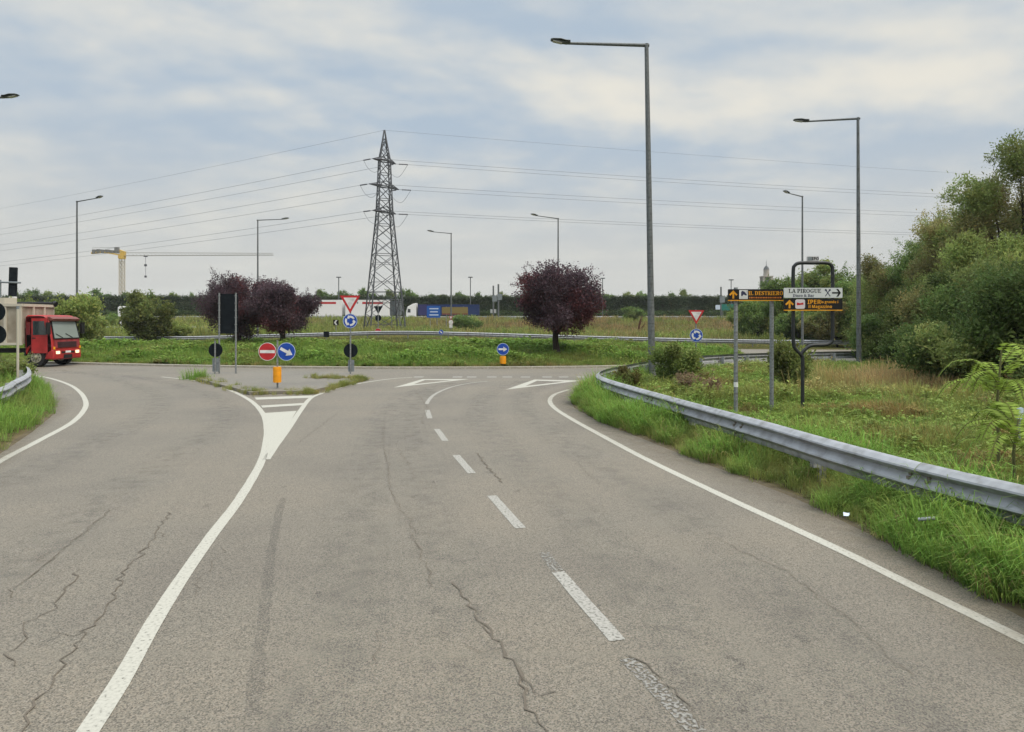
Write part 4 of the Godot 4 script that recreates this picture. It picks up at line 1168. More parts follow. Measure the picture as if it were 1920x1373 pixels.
# ------------------------------------------------------------------ pylon, cables, crane, tower
func make_pylon() -> void:
	var g := 0.4
	var at := V(-18.04, g, 98)
	var o := thing("pylon", "tall grey lattice power pylon between the purple trees", "pylon", at, 0.396)
	var lv := [[0.0, 5.05], [3.2, 4.48], [6.2, 3.94], [9.0, 3.45], [11.5, 3.0], [13.7, 2.62], [15.7, 2.26], [17.5, 1.95], [19.3, 1.82], [21.1, 1.68], [22.9, 1.55], [24.7, 1.43], [26.3, 0.92], [27.8, 0.46], [29.1, 0.1]]
	var corner := func(k: int, l: Array): return Vector3((0.5 if k in [0, 3] else -0.5) * l[1], l[0], (0.5 if k < 2 else -0.5) * l[1])
	for k in 4:
		var b := Mb.new()
		for i in lv.size() - 1:
			b.bar(corner.call(k, lv[i]), corner.call(k, lv[i + 1]), 0.17 if i < 8 else 0.13)
		put("leg", b.done(), M.steel, o)
		b = Mb.new()
		for i in lv.size() - 2:
			var a: Vector3 = corner.call(k, lv[i])
			var c: Vector3 = corner.call((k + 1) % 4, lv[i])
			var a2: Vector3 = corner.call(k, lv[i + 1])
			var c2: Vector3 = corner.call((k + 1) % 4, lv[i + 1])
			b.bar(a, c2, 0.075)
			b.bar(c, a2, 0.075)
			if i % 2 == 1 or i > 6:
				b.bar(a2, c2, 0.08)
			if i < 4:
				b.bar(a.lerp(a2, 0.5), a.lerp(c2, 0.5), 0.05)
				b.bar(c.lerp(c2, 0.5), c.lerp(a2, 0.5), 0.05)
				b.bar(a.lerp(a2, 0.5), a.lerp(c2, 0.25), 0.05)
		put("lattice", b.done(), M.steel, o)
	var inv := Basis(Vector3.UP, -0.396)
	var arm_dir := inv * Vector3(0.62, 0, -0.78)
	var ends := []
	for a in [[24.7, 2.1], [21.1, 2.7], [17.5, 2.1]]:
		var b := Mb.new()
		var n := arm_dir.cross(Vector3.UP)
		for s in [-1.0, 1.0]:
			var tip: Vector3 = arm_dir * a[1] * s + Vector3(0, a[0], 0)
			for w in [-0.5, 0.5]:
				b.bar(n * w + Vector3(0, a[0], 0), tip, 0.13)
				b.bar(n * w + Vector3(0, a[0] + 0.75, 0), tip, 0.1)
				b.bar(n * w + arm_dir * s * a[1] * 0.45 + Vector3(0, a[0], 0), n * w * 0.5 + arm_dir * s * a[1] * 0.45 + Vector3(0, a[0] + 0.42, 0), 0.08)
			ends.append(tip)
		put("cross_arm", b.done(), M.steel, o)
	var glassy := mat(Color(0.1, 0.1, 0.12), 0.4)
	var jump := mat(Color(0.16, 0.17, 0.19), 0.5)
	var levels := ["upper", "middle", "lower"]
	var i := 0
	for e in ends:
		for s in [[Vector3(-0.86, -0.016, -0.51), "western", 170.0], [Vector3(0.955, 0.014, -0.297), "eastern", 165.0]]:
			var dir: Vector3 = inv * s[0]
			var b := Mb.new()
			var a0: Vector3 = e + dir * 0.45
			var a1: Vector3 = e + dir * 1.75
			b.tube([e, a0], [0.03, 0.03], 5)
			var ring := []
			var rad := []
			for q in 13:
				ring.append(a0.lerp(a1, q / 12.0))
				rad.append(0.11 if q % 2 else 0.05)
			b.tube(ring, rad, 8)
			put("insulator", b.done(), glassy, o)
			# the cable itself is a thing of its own
			var start: Vector3 = at + Basis(Vector3.UP, 0.396) * a1
			var b2 := Mb.new()
			var pts := []
			for q in 25:
				var t := q / 24.0
				pts.append(s[0] * s[2] * t + Vector3(0, -2.2 * 4.0 * t * (1.0 - t) * 0.35, 0))
			b2.tube(pts, [0.022], 5)
			tag(put("power_cable", b2.done(), jump, self, start), "%s cable on the %s side of the pylon, %s of its pair" % [levels[i / 2], s[1], "nearer" if i % 2 == 0 else "farther"], "power cable", "power cables")
		var lo := Mb.new()
		var p0: Vector3 = e + inv * Vector3(-0.86, 0, -0.51) * 1.75
		var p2: Vector3 = e + inv * Vector3(0.955, 0, -0.297) * 1.75
		lo.tube(smooth_path([p0, p0.lerp(p2, 0.25) - Vector3(0, 1.3, 0), p0.lerp(p2, 0.6) - Vector3(0, 1.7, 0), p2], 0.3), [0.025], 5)
		put("jumper_cable", lo.done(), jump, o)
		i += 1
	for s in [[Vector3(-0.86, -0.01, -0.51), "western", 170.0], [Vector3(0.955, 0.012, -0.297), "eastern", 165.0]]:
		var b2 := Mb.new()
		var pts := []
		for q in 25:
			var t := q / 24.0
			pts.append(s[0] * s[2] * t + Vector3(0, -0.6 * 4.0 * t * (1.0 - t), 0))
		b2.tube(pts, [0.016], 5)
		tag(put("power_cable", b2.done(), jump, self, at + Vector3(0, 29.1, 0)), "topmost single cable on the %s side of the pylon tip" % s[1], "power cable", "power cables")

func make_crane() -> void:
	var g := 2.6
	var o := thing("tower_crane", "distant yellow tower crane with grey ballast and long thin jib", "crane", V(-168.808, g, 300))
	var mast := func(b: Mb, y0: float, y1: float, w: float):
		for k in 4:
			var p := Vector3(w if k & 1 else -w, 0, w if k & 2 else -w)
			b.bar(p + Vector3(0, y0, 0), p + Vector3(0, y1, 0), 0.28)
		var y := y0
		while y < y1 - 1.0:
			for z in [-w, w]:
				b.bar(Vector3(-w, y, z), Vector3(w, y + 1.9, z), 0.14)
				b.bar(Vector3(w, y, z), Vector3(-w, y + 1.9, z), 0.14)
				b.bar(Vector3(z, y, -w), Vector3(z, y + 1.9, w), 0.14)
			y += 1.9
	var b := Mb.new()
	mast.call(b, 0.0, 27.5, 0.8)
	put("mast", b.done(), M.crane_pale, o)
	b = Mb.new()
	b.box(Vector3(0, 28.2, 0), Vector3(2.4, 1.6, 2.0))
	b.tube([Vector3(0, 27.2, 0), Vector3(0, 27.6, 0)], [1.3, 1.3], 14)
	put("slewing_ring", b.done(), M.crane, o)
	b = Mb.new()
	b.prism(PackedVector2Array([Vector2(0, 28.3), Vector2(1.4, 28.3), Vector2(1.4, 30.4), Vector2(-0.6, 31.2), Vector2(-0.6, 29.0)]), -0.8, 0.8)
	put("head", b.done(), M.crane, o)
	b = Mb.new()
	for p in [Vector3(0, 28.6, 0.6), Vector3(0, 28.6, -0.6), Vector3(0, 30.0, 0)]:
		b.bar(p, Vector3(65.5, p.y + (0.3 if p.y < 29 else -0.3), p.z), 0.16)
	for k in 40:
		var x := k * 1.62
		b.bar(Vector3(x, 28.6 + 0.0046 * x, 0.6), Vector3(x + 0.8, 30.0 - 0.0046 * x, 0), 0.08)
		b.bar(Vector3(x + 0.8, 30.0 - 0.0046 * x, 0), Vector3(x + 1.6, 28.6 + 0.0046 * x, -0.6), 0.08)
	put("jib", b.done(), mat(Color(0.3, 0.29, 0.26), 0.6), o)
	b = Mb.new()
	b.prism(PackedVector2Array([Vector2(-13, 29.4), Vector2(-8, 29.9), Vector2(-1, 28.7), Vector2(-1, 29.3), Vector2(-8, 30.5), Vector2(-13, 30.2)]), -0.7, 0.7)
	put("counter_jib", b.done(), M.crane, o)
	b = Mb.new()
	for k in 5:
		b.box(Vector3(-11.8 + k * 1.9, 30.4 + (0.2 if k % 2 else 0.0), 0), Vector3(1.5, 1.7 - 0.15 * k, 1.6))
	b.bar(Vector3(-13, 32.0, 0), Vector3(-2, 32.2, 0), 0.12)
	b.box(Vector3(-2.2, 31.0, 0), Vector3(1.6, 2.6, 1.2))
	put("ballast", b.done(), mat(Color(0.16, 0.16, 0.15), 0.9), o)
	b = Mb.new()
	b.box(Vector3(10.2, 28.4, 0), Vector3(1.2, 0.5, 1.2))
	put("trolley", b.done(), M.steel, o)
	put("hook_rope", pipe(Vector3(10.2, 28.3, 0), Vector3(10.2, 19.5, 0), 0.07), M.steel, o)
	b = Mb.new()
	b.box(Vector3(10.2, 24.5, 0), Vector3(0.9, 0.9, 0.6))
	b.box(Vector3(10.2, 19.6, 0), Vector3(0.7, 0.9, 0.6))
	put("hook_block", b.done(), M.steel, o)

func make_bell_tower() -> void:
	var o := thing("bell_tower", "distant pale church tower with a small dome above the trees", "bell tower", V(146.769, 2.6, 400))
	put("shaft", plate(5.4, 24, -2.7, 2.7, 0.05), M.stone, o, Vector3(0, 8, 0))
	var b := Mb.new()
	b.box(Vector3(0, 20.3, 0), Vector3(6.2, 0.6, 6.2))
	b.box(Vector3(0, 26.2, 0), Vector3(6.0, 0.6, 6.0))
	put("cornice", b.done(), M.stone, o)
	for x in [-2.2, 2.2]:
		for z in [-2.2, 2.2]:
			put("belfry_pier", plate(1.2, 5.4, -0.6, 0.6, 0.05), M.stone, o, Vector3(x, 23.3, z))
	put("belfry_core", plate(2.4, 5.4, -1.2, 1.2, 0.05), M.roof, o, Vector3(0, 23.3, 0))
	b = Mb.new()
	b.tube([Vector3(0, 26.5, 0), Vector3(0, 30.0, 0), Vector3(0, 30.2, 0)], [1.7, 1.6, 1.9], 8)
	put("lantern", b.done(), M.stone, o)
	b = Mb.new()
	b.tube([Vector3(0, 30.2, 0), Vector3(0, 31.2, 0), Vector3(0, 32.0, 0), Vector3(0, 32.5, 0), Vector3(0, 35.6, 0)], [1.6, 1.4, 0.8, 0.2, 0.08], 12)
	put("dome", b.done(), M.roof, o)

# ------------------------------------------------------------------ vehicles
func wheel(o: Node3D, at: Vector3, r: float, w: float, rim_r := 0.55) -> void:
	var b := Mb.new()
	b.tube([Vector3(0, 0, -w / 2), Vector3(0, 0, -w / 2 + 0.04), Vector3(0, 0, w / 2 - 0.04), Vector3(0, 0, w / 2)], [r * 0.9, r, r, r * 0.9], 24)
	var t := put("wheel", b.done(), M.rubber, o, at)
	b = Mb.new()
	b.tube([Vector3(0, 0, w / 2 - 0.02), Vector3(0, 0, w / 2 + 0.012)], [r * rim_r, r * rim_r], 20)
	b.tube([Vector3(0, 0, w / 2 + 0.0), Vector3(0, 0, w / 2 + 0.06), Vector3(0, 0, w / 2 + 0.07)], [r * 0.24, r * 0.2, r * 0.1], 12)
	put("rim", b.done(), M.rim, t)
	b = Mb.new()
	for k in 8:
		var a := TAU * k / 8
		b.box(Vector3(cos(a), sin(a), 0) * r * 0.38 + Vector3(0, 0, w / 2 + 0.015), Vector3(0.05, 0.05, 0.02))
	put("wheel_nut", b.done(), M.black, t)

func make_truck() -> void:
	var o := thing("tipper_lorry", "red cab lorry with tall beige body, lit headlights, rounding the junction", "lorry", V(-23.7, 0.0, 36.9))
	var b := Mb.new()
	b.box(Vector3(-4.2, 0.82, 0), Vector3(7.6, 0.22, 0.9))
	put("chassis", b.done(), M.black, o)
	# cab: side outline, front at x = 0
	b = Mb.new()
	var arch := PackedVector2Array()
	for k in 9:
		var a := PI * (0.06 + 0.88 * k / 8.0)
		arch.append(Vector2(-0.86 + 0.52 * cos(PI - a), 0.55 + 0.62 * sin(a)))
	var cab := PackedVector2Array([Vector2(-1.42, 0.95)])
	cab.append_array(arch)
	cab.append_array(PackedVector2Array([Vector2(-0.38, 0.5), Vector2(-0.1, 0.48), Vector2(-0.02, 0.55), Vector2(0.0, 1.0), Vector2(-0.02, 1.42), Vector2(-0.2, 2.32), Vector2(-0.28, 2.55), Vector2(-0.42, 2.67), Vector2(-0.7, 2.7), Vector2(-1.32, 2.68), Vector2(-1.42, 2.58)]))
	b.prism(cab, -1.16, 1.16, 0.06)
	var c := put("cab", b.done(), M.red_paint, o)
	b = Mb.new()   # the front panel, faded
	b.quad(Vector3(0.02, 0.98, 1.02), Vector3(0.02, 0.98, -1.02), Vector3(0.003, 1.4, -1.02), Vector3(0.003, 1.4, 1.02))
	put("front_panel", b.done(), M.red_worn, c)
	var p0 := Vector3(-0.025, 1.46, 0)
	var p1 := Vector3(-0.205, 2.35, 0)
	var out := Vector3(0.035, 0.005, 0)
	b = Mb.new()
	b.quad(p0 + out + Vector3(0, 0, 1.03), p0 + out + Vector3(0, 0, -1.03), p1 + out + Vector3(0, 0, -0.97), p1 + out + Vector3(0, 0, 0.97))
	put("windscreen", b.done(), M.windscreen, c)
	b = Mb.new()
	for z in [1.05, -1.05]:
		b.bar(p0 + out + Vector3(0, 0, z), p1 + out + Vector3(0, 0, z * 0.95), 0.05)
	b.bar(p0 + out + Vector3(0, 0, 1.05), p0 + out + Vector3(0, 0, -1.05), 0.05)
	put("windscreen_frame", b.done(), M.black, c)
	for z in [-0.45, 0.35]:
		b = Mb.new()
		b.bar(Vector3(0.02, 1.5, z), Vector3(-0.03, 1.72, z + 0.5), 0.025)
		put("wiper", b.done(), M.black, c)
	for z in [-1.06, 1.06]:
		b = Mb.new()
		b.box(Vector3(0.03, 0.98, z), Vector3(0.05, 0.14, 0.1))
		put("indicator", b.done(), M.orange, c)
	b = Mb.new()
	b.prism(PackedVector2Array([Vector2(-0.24, 2.36), Vector2(-0.02, 2.4), Vector2(0.02, 2.5), Vector2(-0.2, 2.62), Vector2(-0.34, 2.62)]), -1.1, 1.1, 0.03)
	put("sun_visor", b.done(), mat(Color(0.16, 0.05, 0.04), 0.5), c)
	for z in [1.0, -1.0]:
		var s := 1.0 if z > 0 else -1.0
		b = Mb.new()
		b.box(Vector3(-0.66, 1.62, 1.16 * s), Vector3(0.84, 1.8, 0.02))
		var dr := put("door", b.done(), M.red_paint, c)
		b = Mb.new()
		b.prism(PackedVector2Array([Vector2(-1.0, 1.66), Vector2(-0.3, 1.66), Vector2(-0.42, 2.38), Vector2(-1.0, 2.38)]), 1.172 * s - 0.006, 1.172 * s + 0.008)
		put("window", b.done(), M.glass, dr)
		b = Mb.new()
		b.box(Vector3(-0.95, 1.5, 1.18 * s), Vector3(0.18, 0.05, 0.03))
		put("handle", b.done(), M.black, dr)
		b = Mb.new()
		b.box(Vector3(-1.24, 2.0, 1.162 * s), Vector3(0.2, 0.66, 0.02))
		put("rear_quarter_window", b.done(), M.red_dark, c)
		b = Mb.new()
		for q in [[-1.08, 1.62, 0.02, 1.8], [-0.24, 1.62, 0.02, 1.8], [-0.66, 0.72, 0.84, 0.02], [-0.66, 1.6, 0.84, 0.015], [-0.7, 2.55, 1.2, 0.02]]:
			b.box(Vector3(q[0], q[1], 1.172 * s), Vector3(q[2], q[3], 0.008))
		put("panel_gap", b.done(), M.red_dark, c)
		b = Mb.new()
		b.box(Vector3(-0.05, 2.0, 1.42 * s), Vector3(0.1, 0.62, 0.26))
		b.bar(Vector3(-0.2, 2.3, 1.12 * s), Vector3(-0.05, 2.25, 1.4 * s), 0.03)
		b.bar(Vector3(-0.2, 1.75, 1.12 * s), Vector3(-0.05, 1.78, 1.4 * s), 0.03)
		put("mirror", b.done(), M.black, c)
		b = Mb.new()
		b.box(Vector3(0.05, 0.74, 0.8 * s), Vector3(0.03, 0.15, 0.3))
		put("headlight", b.done(), M.headlight, c)
		b = Mb.new()
		b.box(Vector3(-0.62, 0.62, 1.02 * s), Vector3(0.5, 0.12, 0.2))
		put("step", b.done(), M.black, c)
	b = Mb.new()
	b.prism(PackedVector2Array([Vector2(-0.42, 0.4), Vector2(0.02, 0.38), Vector2(0.06, 0.45), Vector2(0.06, 0.64), Vector2(0.04, 0.86), Vector2(-0.05, 0.9), Vector2(-0.36, 0.7)]), -1.15, 1.15, 0.05)
	put("bumper", b.done(), M.red_paint, o)
	b = Mb.new()
	for k in 4:
		b.box(Vector3(0.03, 1.04 + k * 0.07, 0), Vector3(0.04, 0.045, 1.5))
	b.box(Vector3(0.02, 1.145, 0), Vector3(0.02, 0.3, 1.55))
	put("grille", b.done(), mat(Color(0.06, 0.025, 0.03), 0.6), c)
	b = Mb.new()
	b.box(Vector3(0.065, 0.74, 0.38), Vector3(0.02, 0.1, 0.26))
	b.box(Vector3(0.065, 0.74, -0.38), Vector3(0.02, 0.1, 0.26))
	b.box(Vector3(0.065, 0.52, 0), Vector3(0.02, 0.2, 0.7))
	put("vent", b.done(), M.black, o)
	b = Mb.new()
	b.box(Vector3(0.075, 0.76, 0), Vector3(0.015, 0.11, 0.42))
	put("number_plate", b.done(), M.white_paint, o)
	for x in [-0.86, -4.9]:
		for z in [0.98, -0.98]:
			wheel(o, Vector3(x, 0.5, z), 0.5, 0.3)
	for z in [1.06, -1.06]:
		b = Mb.new()
		var ring := []
		for k in 11:
			var a := PI * (0.02 + 0.9 * k / 10.0)
			ring.append(Vector3(-0.86 - 0.6 * cos(a), 0.55 + 0.66 * sin(a), z))
		for k in 10:
			b.bar(ring[k], ring[k + 1], 0.16, 0.05)
		put("mudguard", b.done(), M.black, o)
	# the beige body
	b = Mb.new()
	b.box(Vector3(-4.7, 2.2, 0), Vector3(6.4, 2.0, 2.44))
	var body := put("cargo_body", b.done(), M.box_metal, o)
	for k in 9:
		b = Mb.new()
		for z in [1.25, -1.25]:
			b.box(Vector3(-1.58 - k * 0.78, 2.2, z), Vector3(0.13, 2.0, 0.08))
		put("rib", b.done(), M.rib, body)
	b = Mb.new()
	for z in [1.25, -1.25]:
		b.box(Vector3(-4.7, 1.2, z), Vector3(6.4, 0.12, 0.1))
		b.box(Vector3(-4.7, 3.2, z), Vector3(6.44, 0.14, 0.12))
	b.box(Vector3(-1.47, 3.2, 0), Vector3(0.1, 0.14, 2.4))
	for z in [-0.4, 0.45]:
		b.box(Vector3(-1.47, 2.2, z), Vector3(0.08, 1.9, 0.1))
	put("side_rail", b.done(), M.rib, body)
	b = Mb.new()
	b.tube([Vector3(-1.55, 3.34, -1.2), Vector3(-7.8, 3.34, -1.2)], [0.1, 0.1], 10)
	b.tube([Vector3(-1.5, 3.34, -1.2), Vector3(-1.36, 3.3, -1.2)], [0.16, 0.16], 10)
	put("tarp_roller", b.done(), M.black, body)
	b = Mb.new()
	b.box(Vector3(-5.6, 3.4, 0.1), Vector3(4.6, 0.34, 2.0))
	put("tarp", b.done(), M.tarp, body)
	b = Mb.new()
	b.box(Vector3(-2.9, 3.42, 0.6), Vector3(0.7, 0.34, 0.9))
	put("work_lamp_box", b.done(), M.rib, body)
	var lb := put("label", plate(0.46, 0.46, 0.0, 0.012, 0.02), M.white_paint, body, Vector3(-2.57, 2.86, 1.222))
	put("label_face", plate(0.36, 0.36, 0.0125, 0.016, 0.01), M.green_label, lb)
	b = Mb.new()
	b.box(Vector3(-1.46, 1.5, 0), Vector3(0.1, 1.0, 2.1))
	put("air_filter", b.done(), M.black, o)

func make_traffic() -> void:
	var y := 2.93
	var z := 142.0
	# white lorry with a drawbar trailer
	var o := thing("box_lorry", "long white lorry and trailer with red stripes on the motorway", "lorry", V(-32.769, y, 142.0))
	for t in [[-6.35, 9.1], [3.25, 8.7]]:
		var b := Mb.new()
		b.box(Vector3(t[0], 2.35, 0), Vector3(t[1], 3.25, 2.5))
		var body := put("cargo_body", b.done(), M.white_paint, o)
		b = Mb.new()
		b.box(Vector3(t[0] + 1.2, 3.35, 1.255), Vector3(t[1] * 0.48, 0.42, 0.012))
		b.box(Vector3(t[0] + 1.2, 3.35, -1.255), Vector3(t[1] * 0.48, 0.42, 0.012))
		put("stripe", b.done(), M.sign_red, body)
		b = Mb.new()
		for k in 4:
			b.box(Vector3(t[0] - t[1] * 0.36 + k * 0.42, 3.4, 1.256), Vector3(0.28, 0.4, 0.012))
		put("lettering", b.done(), M.sign_grey, body)
		for x in [-2.6, 2.2, 3.3]:
			for s in [-1.0, 1.0]:
				wheel(o, Vector3(t[0] + x, 0.5, s), 0.5, 0.35)
	var cb := Mb.new()
	cb.prism(PackedVector2Array([Vector2(-13.5, 0.5), Vector2(-11.0, 0.5), Vector2(-11.0, 3.9), Vector2(-12.8, 3.7), Vector2(-13.3, 2.2)]), -1.2, 1.2, 0.06)
	put("cab", cb.done(), M.white_paint, o)
	put("drawbar", pipe(Vector3(-2.0, 0.7, 0), Vector3(-0.9, 0.7, 0), 0.1), M.black, o)
	put("chassis", plate(20.4, 0.25, -0.5, 0.5, 0.05), M.black, o, Vector3(-2.8, 0.75, 0))
	# white tractor with a dark blue trailer
	o = thing("articulated_lorry", "white cab lorry pulling a long dark blue trailer", "lorry", V(-13.108, y, 142.0))
	cb = Mb.new()
	cb.prism(PackedVector2Array([Vector2(-8.45, 0.5), Vector2(-6.35, 0.5), Vector2(-6.35, 3.35), Vector2(-7.1, 3.15), Vector2(-8.1, 2.6), Vector2(-8.4, 1.7)]), -1.2, 1.2, 0.06)
	var cab := put("cab", cb.done(), M.white_paint, o)
	for s in [1.0, -1.0]:
		cb = Mb.new()
		cb.prism(PackedVector2Array([Vector2(-8.15, 1.4), Vector2(-7.5, 1.4), Vector2(-7.5, 2.1), Vector2(-8.05, 2.2)]), 1.2 * s - 0.01, 1.2 * s + 0.012)
		put("window", cb.done(), M.glass, cab)
	cb = Mb.new()
	cb.box(Vector3(0.2, 1.95, 0), Vector3(12.4, 2.2, 2.5))
	put("trailer_body", cb.done(), M.blue_trailer, o)
	cb = Mb.new()
	cb.box(Vector3(-4.8, 1.95, 1.253), Vector3(2.2, 2.18, 0.012))
	put("side_panel", cb.done(), M.violet, o)
	put("chassis", plate(14.0, 0.25, -0.5, 0.5, 0.05), M.black, o, Vector3(-0.8, 0.72, 0))
	for x in [-7.6, -5.2, 3.2, 4.4, 5.6]:
		for s in [-1.0, 1.0]:
			wheel(o, Vector3(x, 0.5, s), 0.5, 0.35)
	# white van
	o = thing("white_van", "white van partly behind the bushy shrub on the motorway", "van", V(-77.215, y, 140.0))
	cb = Mb.new()
	cb.prism(PackedVector2Array([Vector2(-1.9, 0.4), Vector2(3.2, 0.4), Vector2(3.2, 2.5), Vector2(3.0, 2.65), Vector2(-1.5, 2.65), Vector2(-1.9, 2.4)]), -1.0, 1.0, 0.08)
	var body := put("body", cb.done(), M.white_paint, o)
	for x in [[-1.3, 0.7], [0.2, 0.35]]:
		cb = Mb.new()
		cb.box(Vector3(x[0], 1.9, 1.0), Vector3(x[1], 0.45, 0.02))
		put("window", cb.done(), M.glass, body)
	for x in [-1.1, 2.3]:
		for s in [-0.9, 0.9]:
			wheel(o, Vector3(x, 0.36, s), 0.36, 0.22)
	o = thing("white_cabinet", "little white cabinet on the slope behind the lorry", "cabinet", V(-64.883, 1.6, 108))
	put("body", plate(1.1, 1.7, -0.4, 0.4, 0.03), M.white_paint, o, Vector3(0, 1.2, 0))
	put("roof", plate(1.25, 0.12, -0.5, 0.5, 0.02), M.sign_grey, o, Vector3(0, 2.12, 0))
	put("plinth", plate(1.0, 0.8, -0.35, 0.35, 0.02), M.concrete, o, Vector3(0, -0.05, 0))

# ------------------------------------------------------------------ trees and hedges
func make_trees() -> void:
	var fine := leaf_clump(30, 0.36, 0.135, 0.06, 1)
	var plum := leaf_clump(22, 0.3, 0.13, 0.07, 2)
	var broad := leaf_clump(20, 0.45, 0.26, 0.12, 3)
	var wide := leaf_clump(22, 1.0, 0.6, 0.32, 4)
	var purple := Color(0.1, 0.067, 0.082)
	var wine := Color(0.15, 0.062, 0.07)
	tree("plum_tree", "lone purple plum tree on the roundabout grass", "tree", "purple plum trees", V(2.615, height(2.615, 40), 40), 5.45, 2.6, 2.5, 1.05, purple, plum, 4200, 20, 0.5, 0.2, 117, M.bark, wine, 0.62)
	tree("plum_tree", "taller purple plum tree behind the twin-poled sign board", "tree", "purple plum trees", V(-19.139, height(-19.139, 48.5), 48.5), 5.55, 2.7, 2.5, 0.6, purple, plum, 3300, 17, 0.56, 0.22, 102, M.bark, wine, 0.62)
	tree("plum_tree", "broad purple plum tree touching the taller one, its trunk forked low", "tree", "purple plum trees", V(-15.785, height(-15.785, 47.5), 47.5), 4.85, 2.65, 2.4, 0.7, purple * 1.1, plum, 3400, 17, 0.54, 0.2, 103, M.bark, wine, 0.62)
	var olive := Color(0.235, 0.295, 0.095)
	var deep := Color(0.16, 0.245, 0.075)
	var light := Color(0.235, 0.3, 0.09)
	var browny := Color(0.25, 0.25, 0.1)
	# [pixel column, distance, height, half width, half depth, crown from, tint, count, label]
	for t in [
		[1908, 33.0, 10.7, 3.3, 3.3, 3.2, olive, 4400, 201, "tallest green tree of the right-hand wood, its top against the sky", "tree", browny],
		[1822, 38.0, 8.9, 3.1, 3.2, 2.0, olive, 3600, 202, "tall feathery tree just left of the tallest one in the wood", "tree", browny],
		[1738, 44.0, 8.3, 3.2, 3.2, 1.2, deep, 3800, 203, "rounded dark green tree at the left shoulder of the wood", "tree", olive],
		[1672, 47.0, 7.2, 2.6, 2.6, 0.6, olive, 2600, 204, "lower loose tree at the wood's edge right of the second lamp", "tree", browny],
		[1556, 70.0, 8.3, 3.4, 3.0, 2.2, deep, 1700, 205, "open crowned tree seen through the looped sign stand", "tree", olive],
		[1488, 72.0, 7.2, 3.2, 2.8, 1.6, deep, 1700, 206, "spreading dark tree behind the white and black boards", "tree", olive],
		[1625, 62.0, 6.8, 3.0, 2.6, 1.0, deep, 1700, 207, "dark tree behind the second tall lamp pole", "tree", olive],
		[1418, 80.0, 4.6, 3.2, 2.6, 0.2, deep, 1700, 208, "wide bushy green tree between the two black board poles", "tree", light],
		[1570, 62.0, 4.2, 2.8, 2.4, 0.3, olive, 1500, 209, "dull green thicket behind the rail below the white board", "bush", browny],
		[1500, 66.0, 3.6, 2.4, 2.4, 0.2, deep, 1300, 210, "dark thicket behind the rail at the looped stand", "bush", olive],
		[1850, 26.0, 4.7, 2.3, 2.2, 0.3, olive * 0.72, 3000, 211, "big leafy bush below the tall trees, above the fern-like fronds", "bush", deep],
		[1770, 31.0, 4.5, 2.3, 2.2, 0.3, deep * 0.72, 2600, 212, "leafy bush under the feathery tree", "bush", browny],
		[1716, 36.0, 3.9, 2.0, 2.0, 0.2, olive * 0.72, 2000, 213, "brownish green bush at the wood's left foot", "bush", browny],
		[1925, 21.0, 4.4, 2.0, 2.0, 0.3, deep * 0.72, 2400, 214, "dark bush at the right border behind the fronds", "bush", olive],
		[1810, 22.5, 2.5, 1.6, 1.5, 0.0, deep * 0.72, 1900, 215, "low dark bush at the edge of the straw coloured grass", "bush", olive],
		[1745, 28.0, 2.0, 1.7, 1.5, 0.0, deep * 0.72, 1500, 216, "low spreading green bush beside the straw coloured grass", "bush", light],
		[1650, 36.5, 2.6, 1.2, 1.1, 0.0, deep, 1100, 217, "small dark bush at the foot of the second lamp pole", "bush", olive],
		[1880, 30.0, 6.6, 2.6, 2.4, 1.0, light, 2600, 218, "yellow green tree below the tallest crown", "tree", olive],
		[1790, 36.0, 5.6, 2.2, 2.4, 0.8, light, 2000, 219, "pale green middle tree inside the wood", "tree", browny]]:
		var x: float = (t[0] - 960) * t[1] / 1300.0
		var m: Mesh = fine if t[1] < 50 else broad
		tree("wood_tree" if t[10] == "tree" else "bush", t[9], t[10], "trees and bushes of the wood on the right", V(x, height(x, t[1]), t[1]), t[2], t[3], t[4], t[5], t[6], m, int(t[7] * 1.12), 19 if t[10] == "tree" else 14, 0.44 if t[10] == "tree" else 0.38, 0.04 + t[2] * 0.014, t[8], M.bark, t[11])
	for t in [
		[270, 68.0, 5.2, 2.2, 2.1, 0.0, Color(0.12, 0.15, 0.045), 2200, 221, "bushy olive shrub tree behind the rail right of the red cab"],
		[128, 52.0, 4.3, 2.3, 2.1, 0.1, light, 2000, 222, "leafy green tree just behind the red cab"],
		[70, 58.0, 4.7, 2.6, 2.2, 0.4, light, 2000, 223, "leafy green tree above the lorry's beige body"],
		[160, 60.0, 3.0, 1.6, 1.6, 0.0, olive, 1100, 224, "yellowish bush between the cab and the olive shrub tree"],
		[330, 72.0, 1.7, 1.5, 1.2, 0.0, light, 700, 225, "low bright bush left of the dark sign board"],
		[877, 94.0, 2.6, 2.1, 1.6, 0.0, deep, 900, 226, "dark bush on the dry bank beyond the roundabout"],
		[793, 108.0, 1.3, 1.0, 0.9, 0.0, deep, 250, 227, "tiny bush on the dry bank near the blue board"],
		[1190, 130.0, 2.6, 2.2, 1.2, 0.0, deep, 350, 228, "small bush against the hedge right of the lone purple tree"],
		[190, 100.0, 2.6, 2.6, 2.0, 0.0, deep, 700, 229, "dark low thicket under the white cabinet"]]:
		var x: float = (t[0] - 960) * t[1] / 1300.0
		tree("shrub", t[9], "shrub", "", V(x, height(x, t[1]), t[1]), t[2], t[3], t[4], t[5], t[6], broad, t[7], 12, 0.42, 0.06, t[8], M.bark, olive)
	# bushes by the near rail
	tree("bush", "leafy green bush at the foot of the first tall lamp", "bush", "", V(5.65, 0.08, 23.6), 1.55, 0.85, 0.8, 0.05, Color(0.13, 0.18, 0.05), leaf_clump(20, 0.2, 0.11, 0.06, 31), 1100, 12, 0.4, 0.03, 301, M.bark, light)
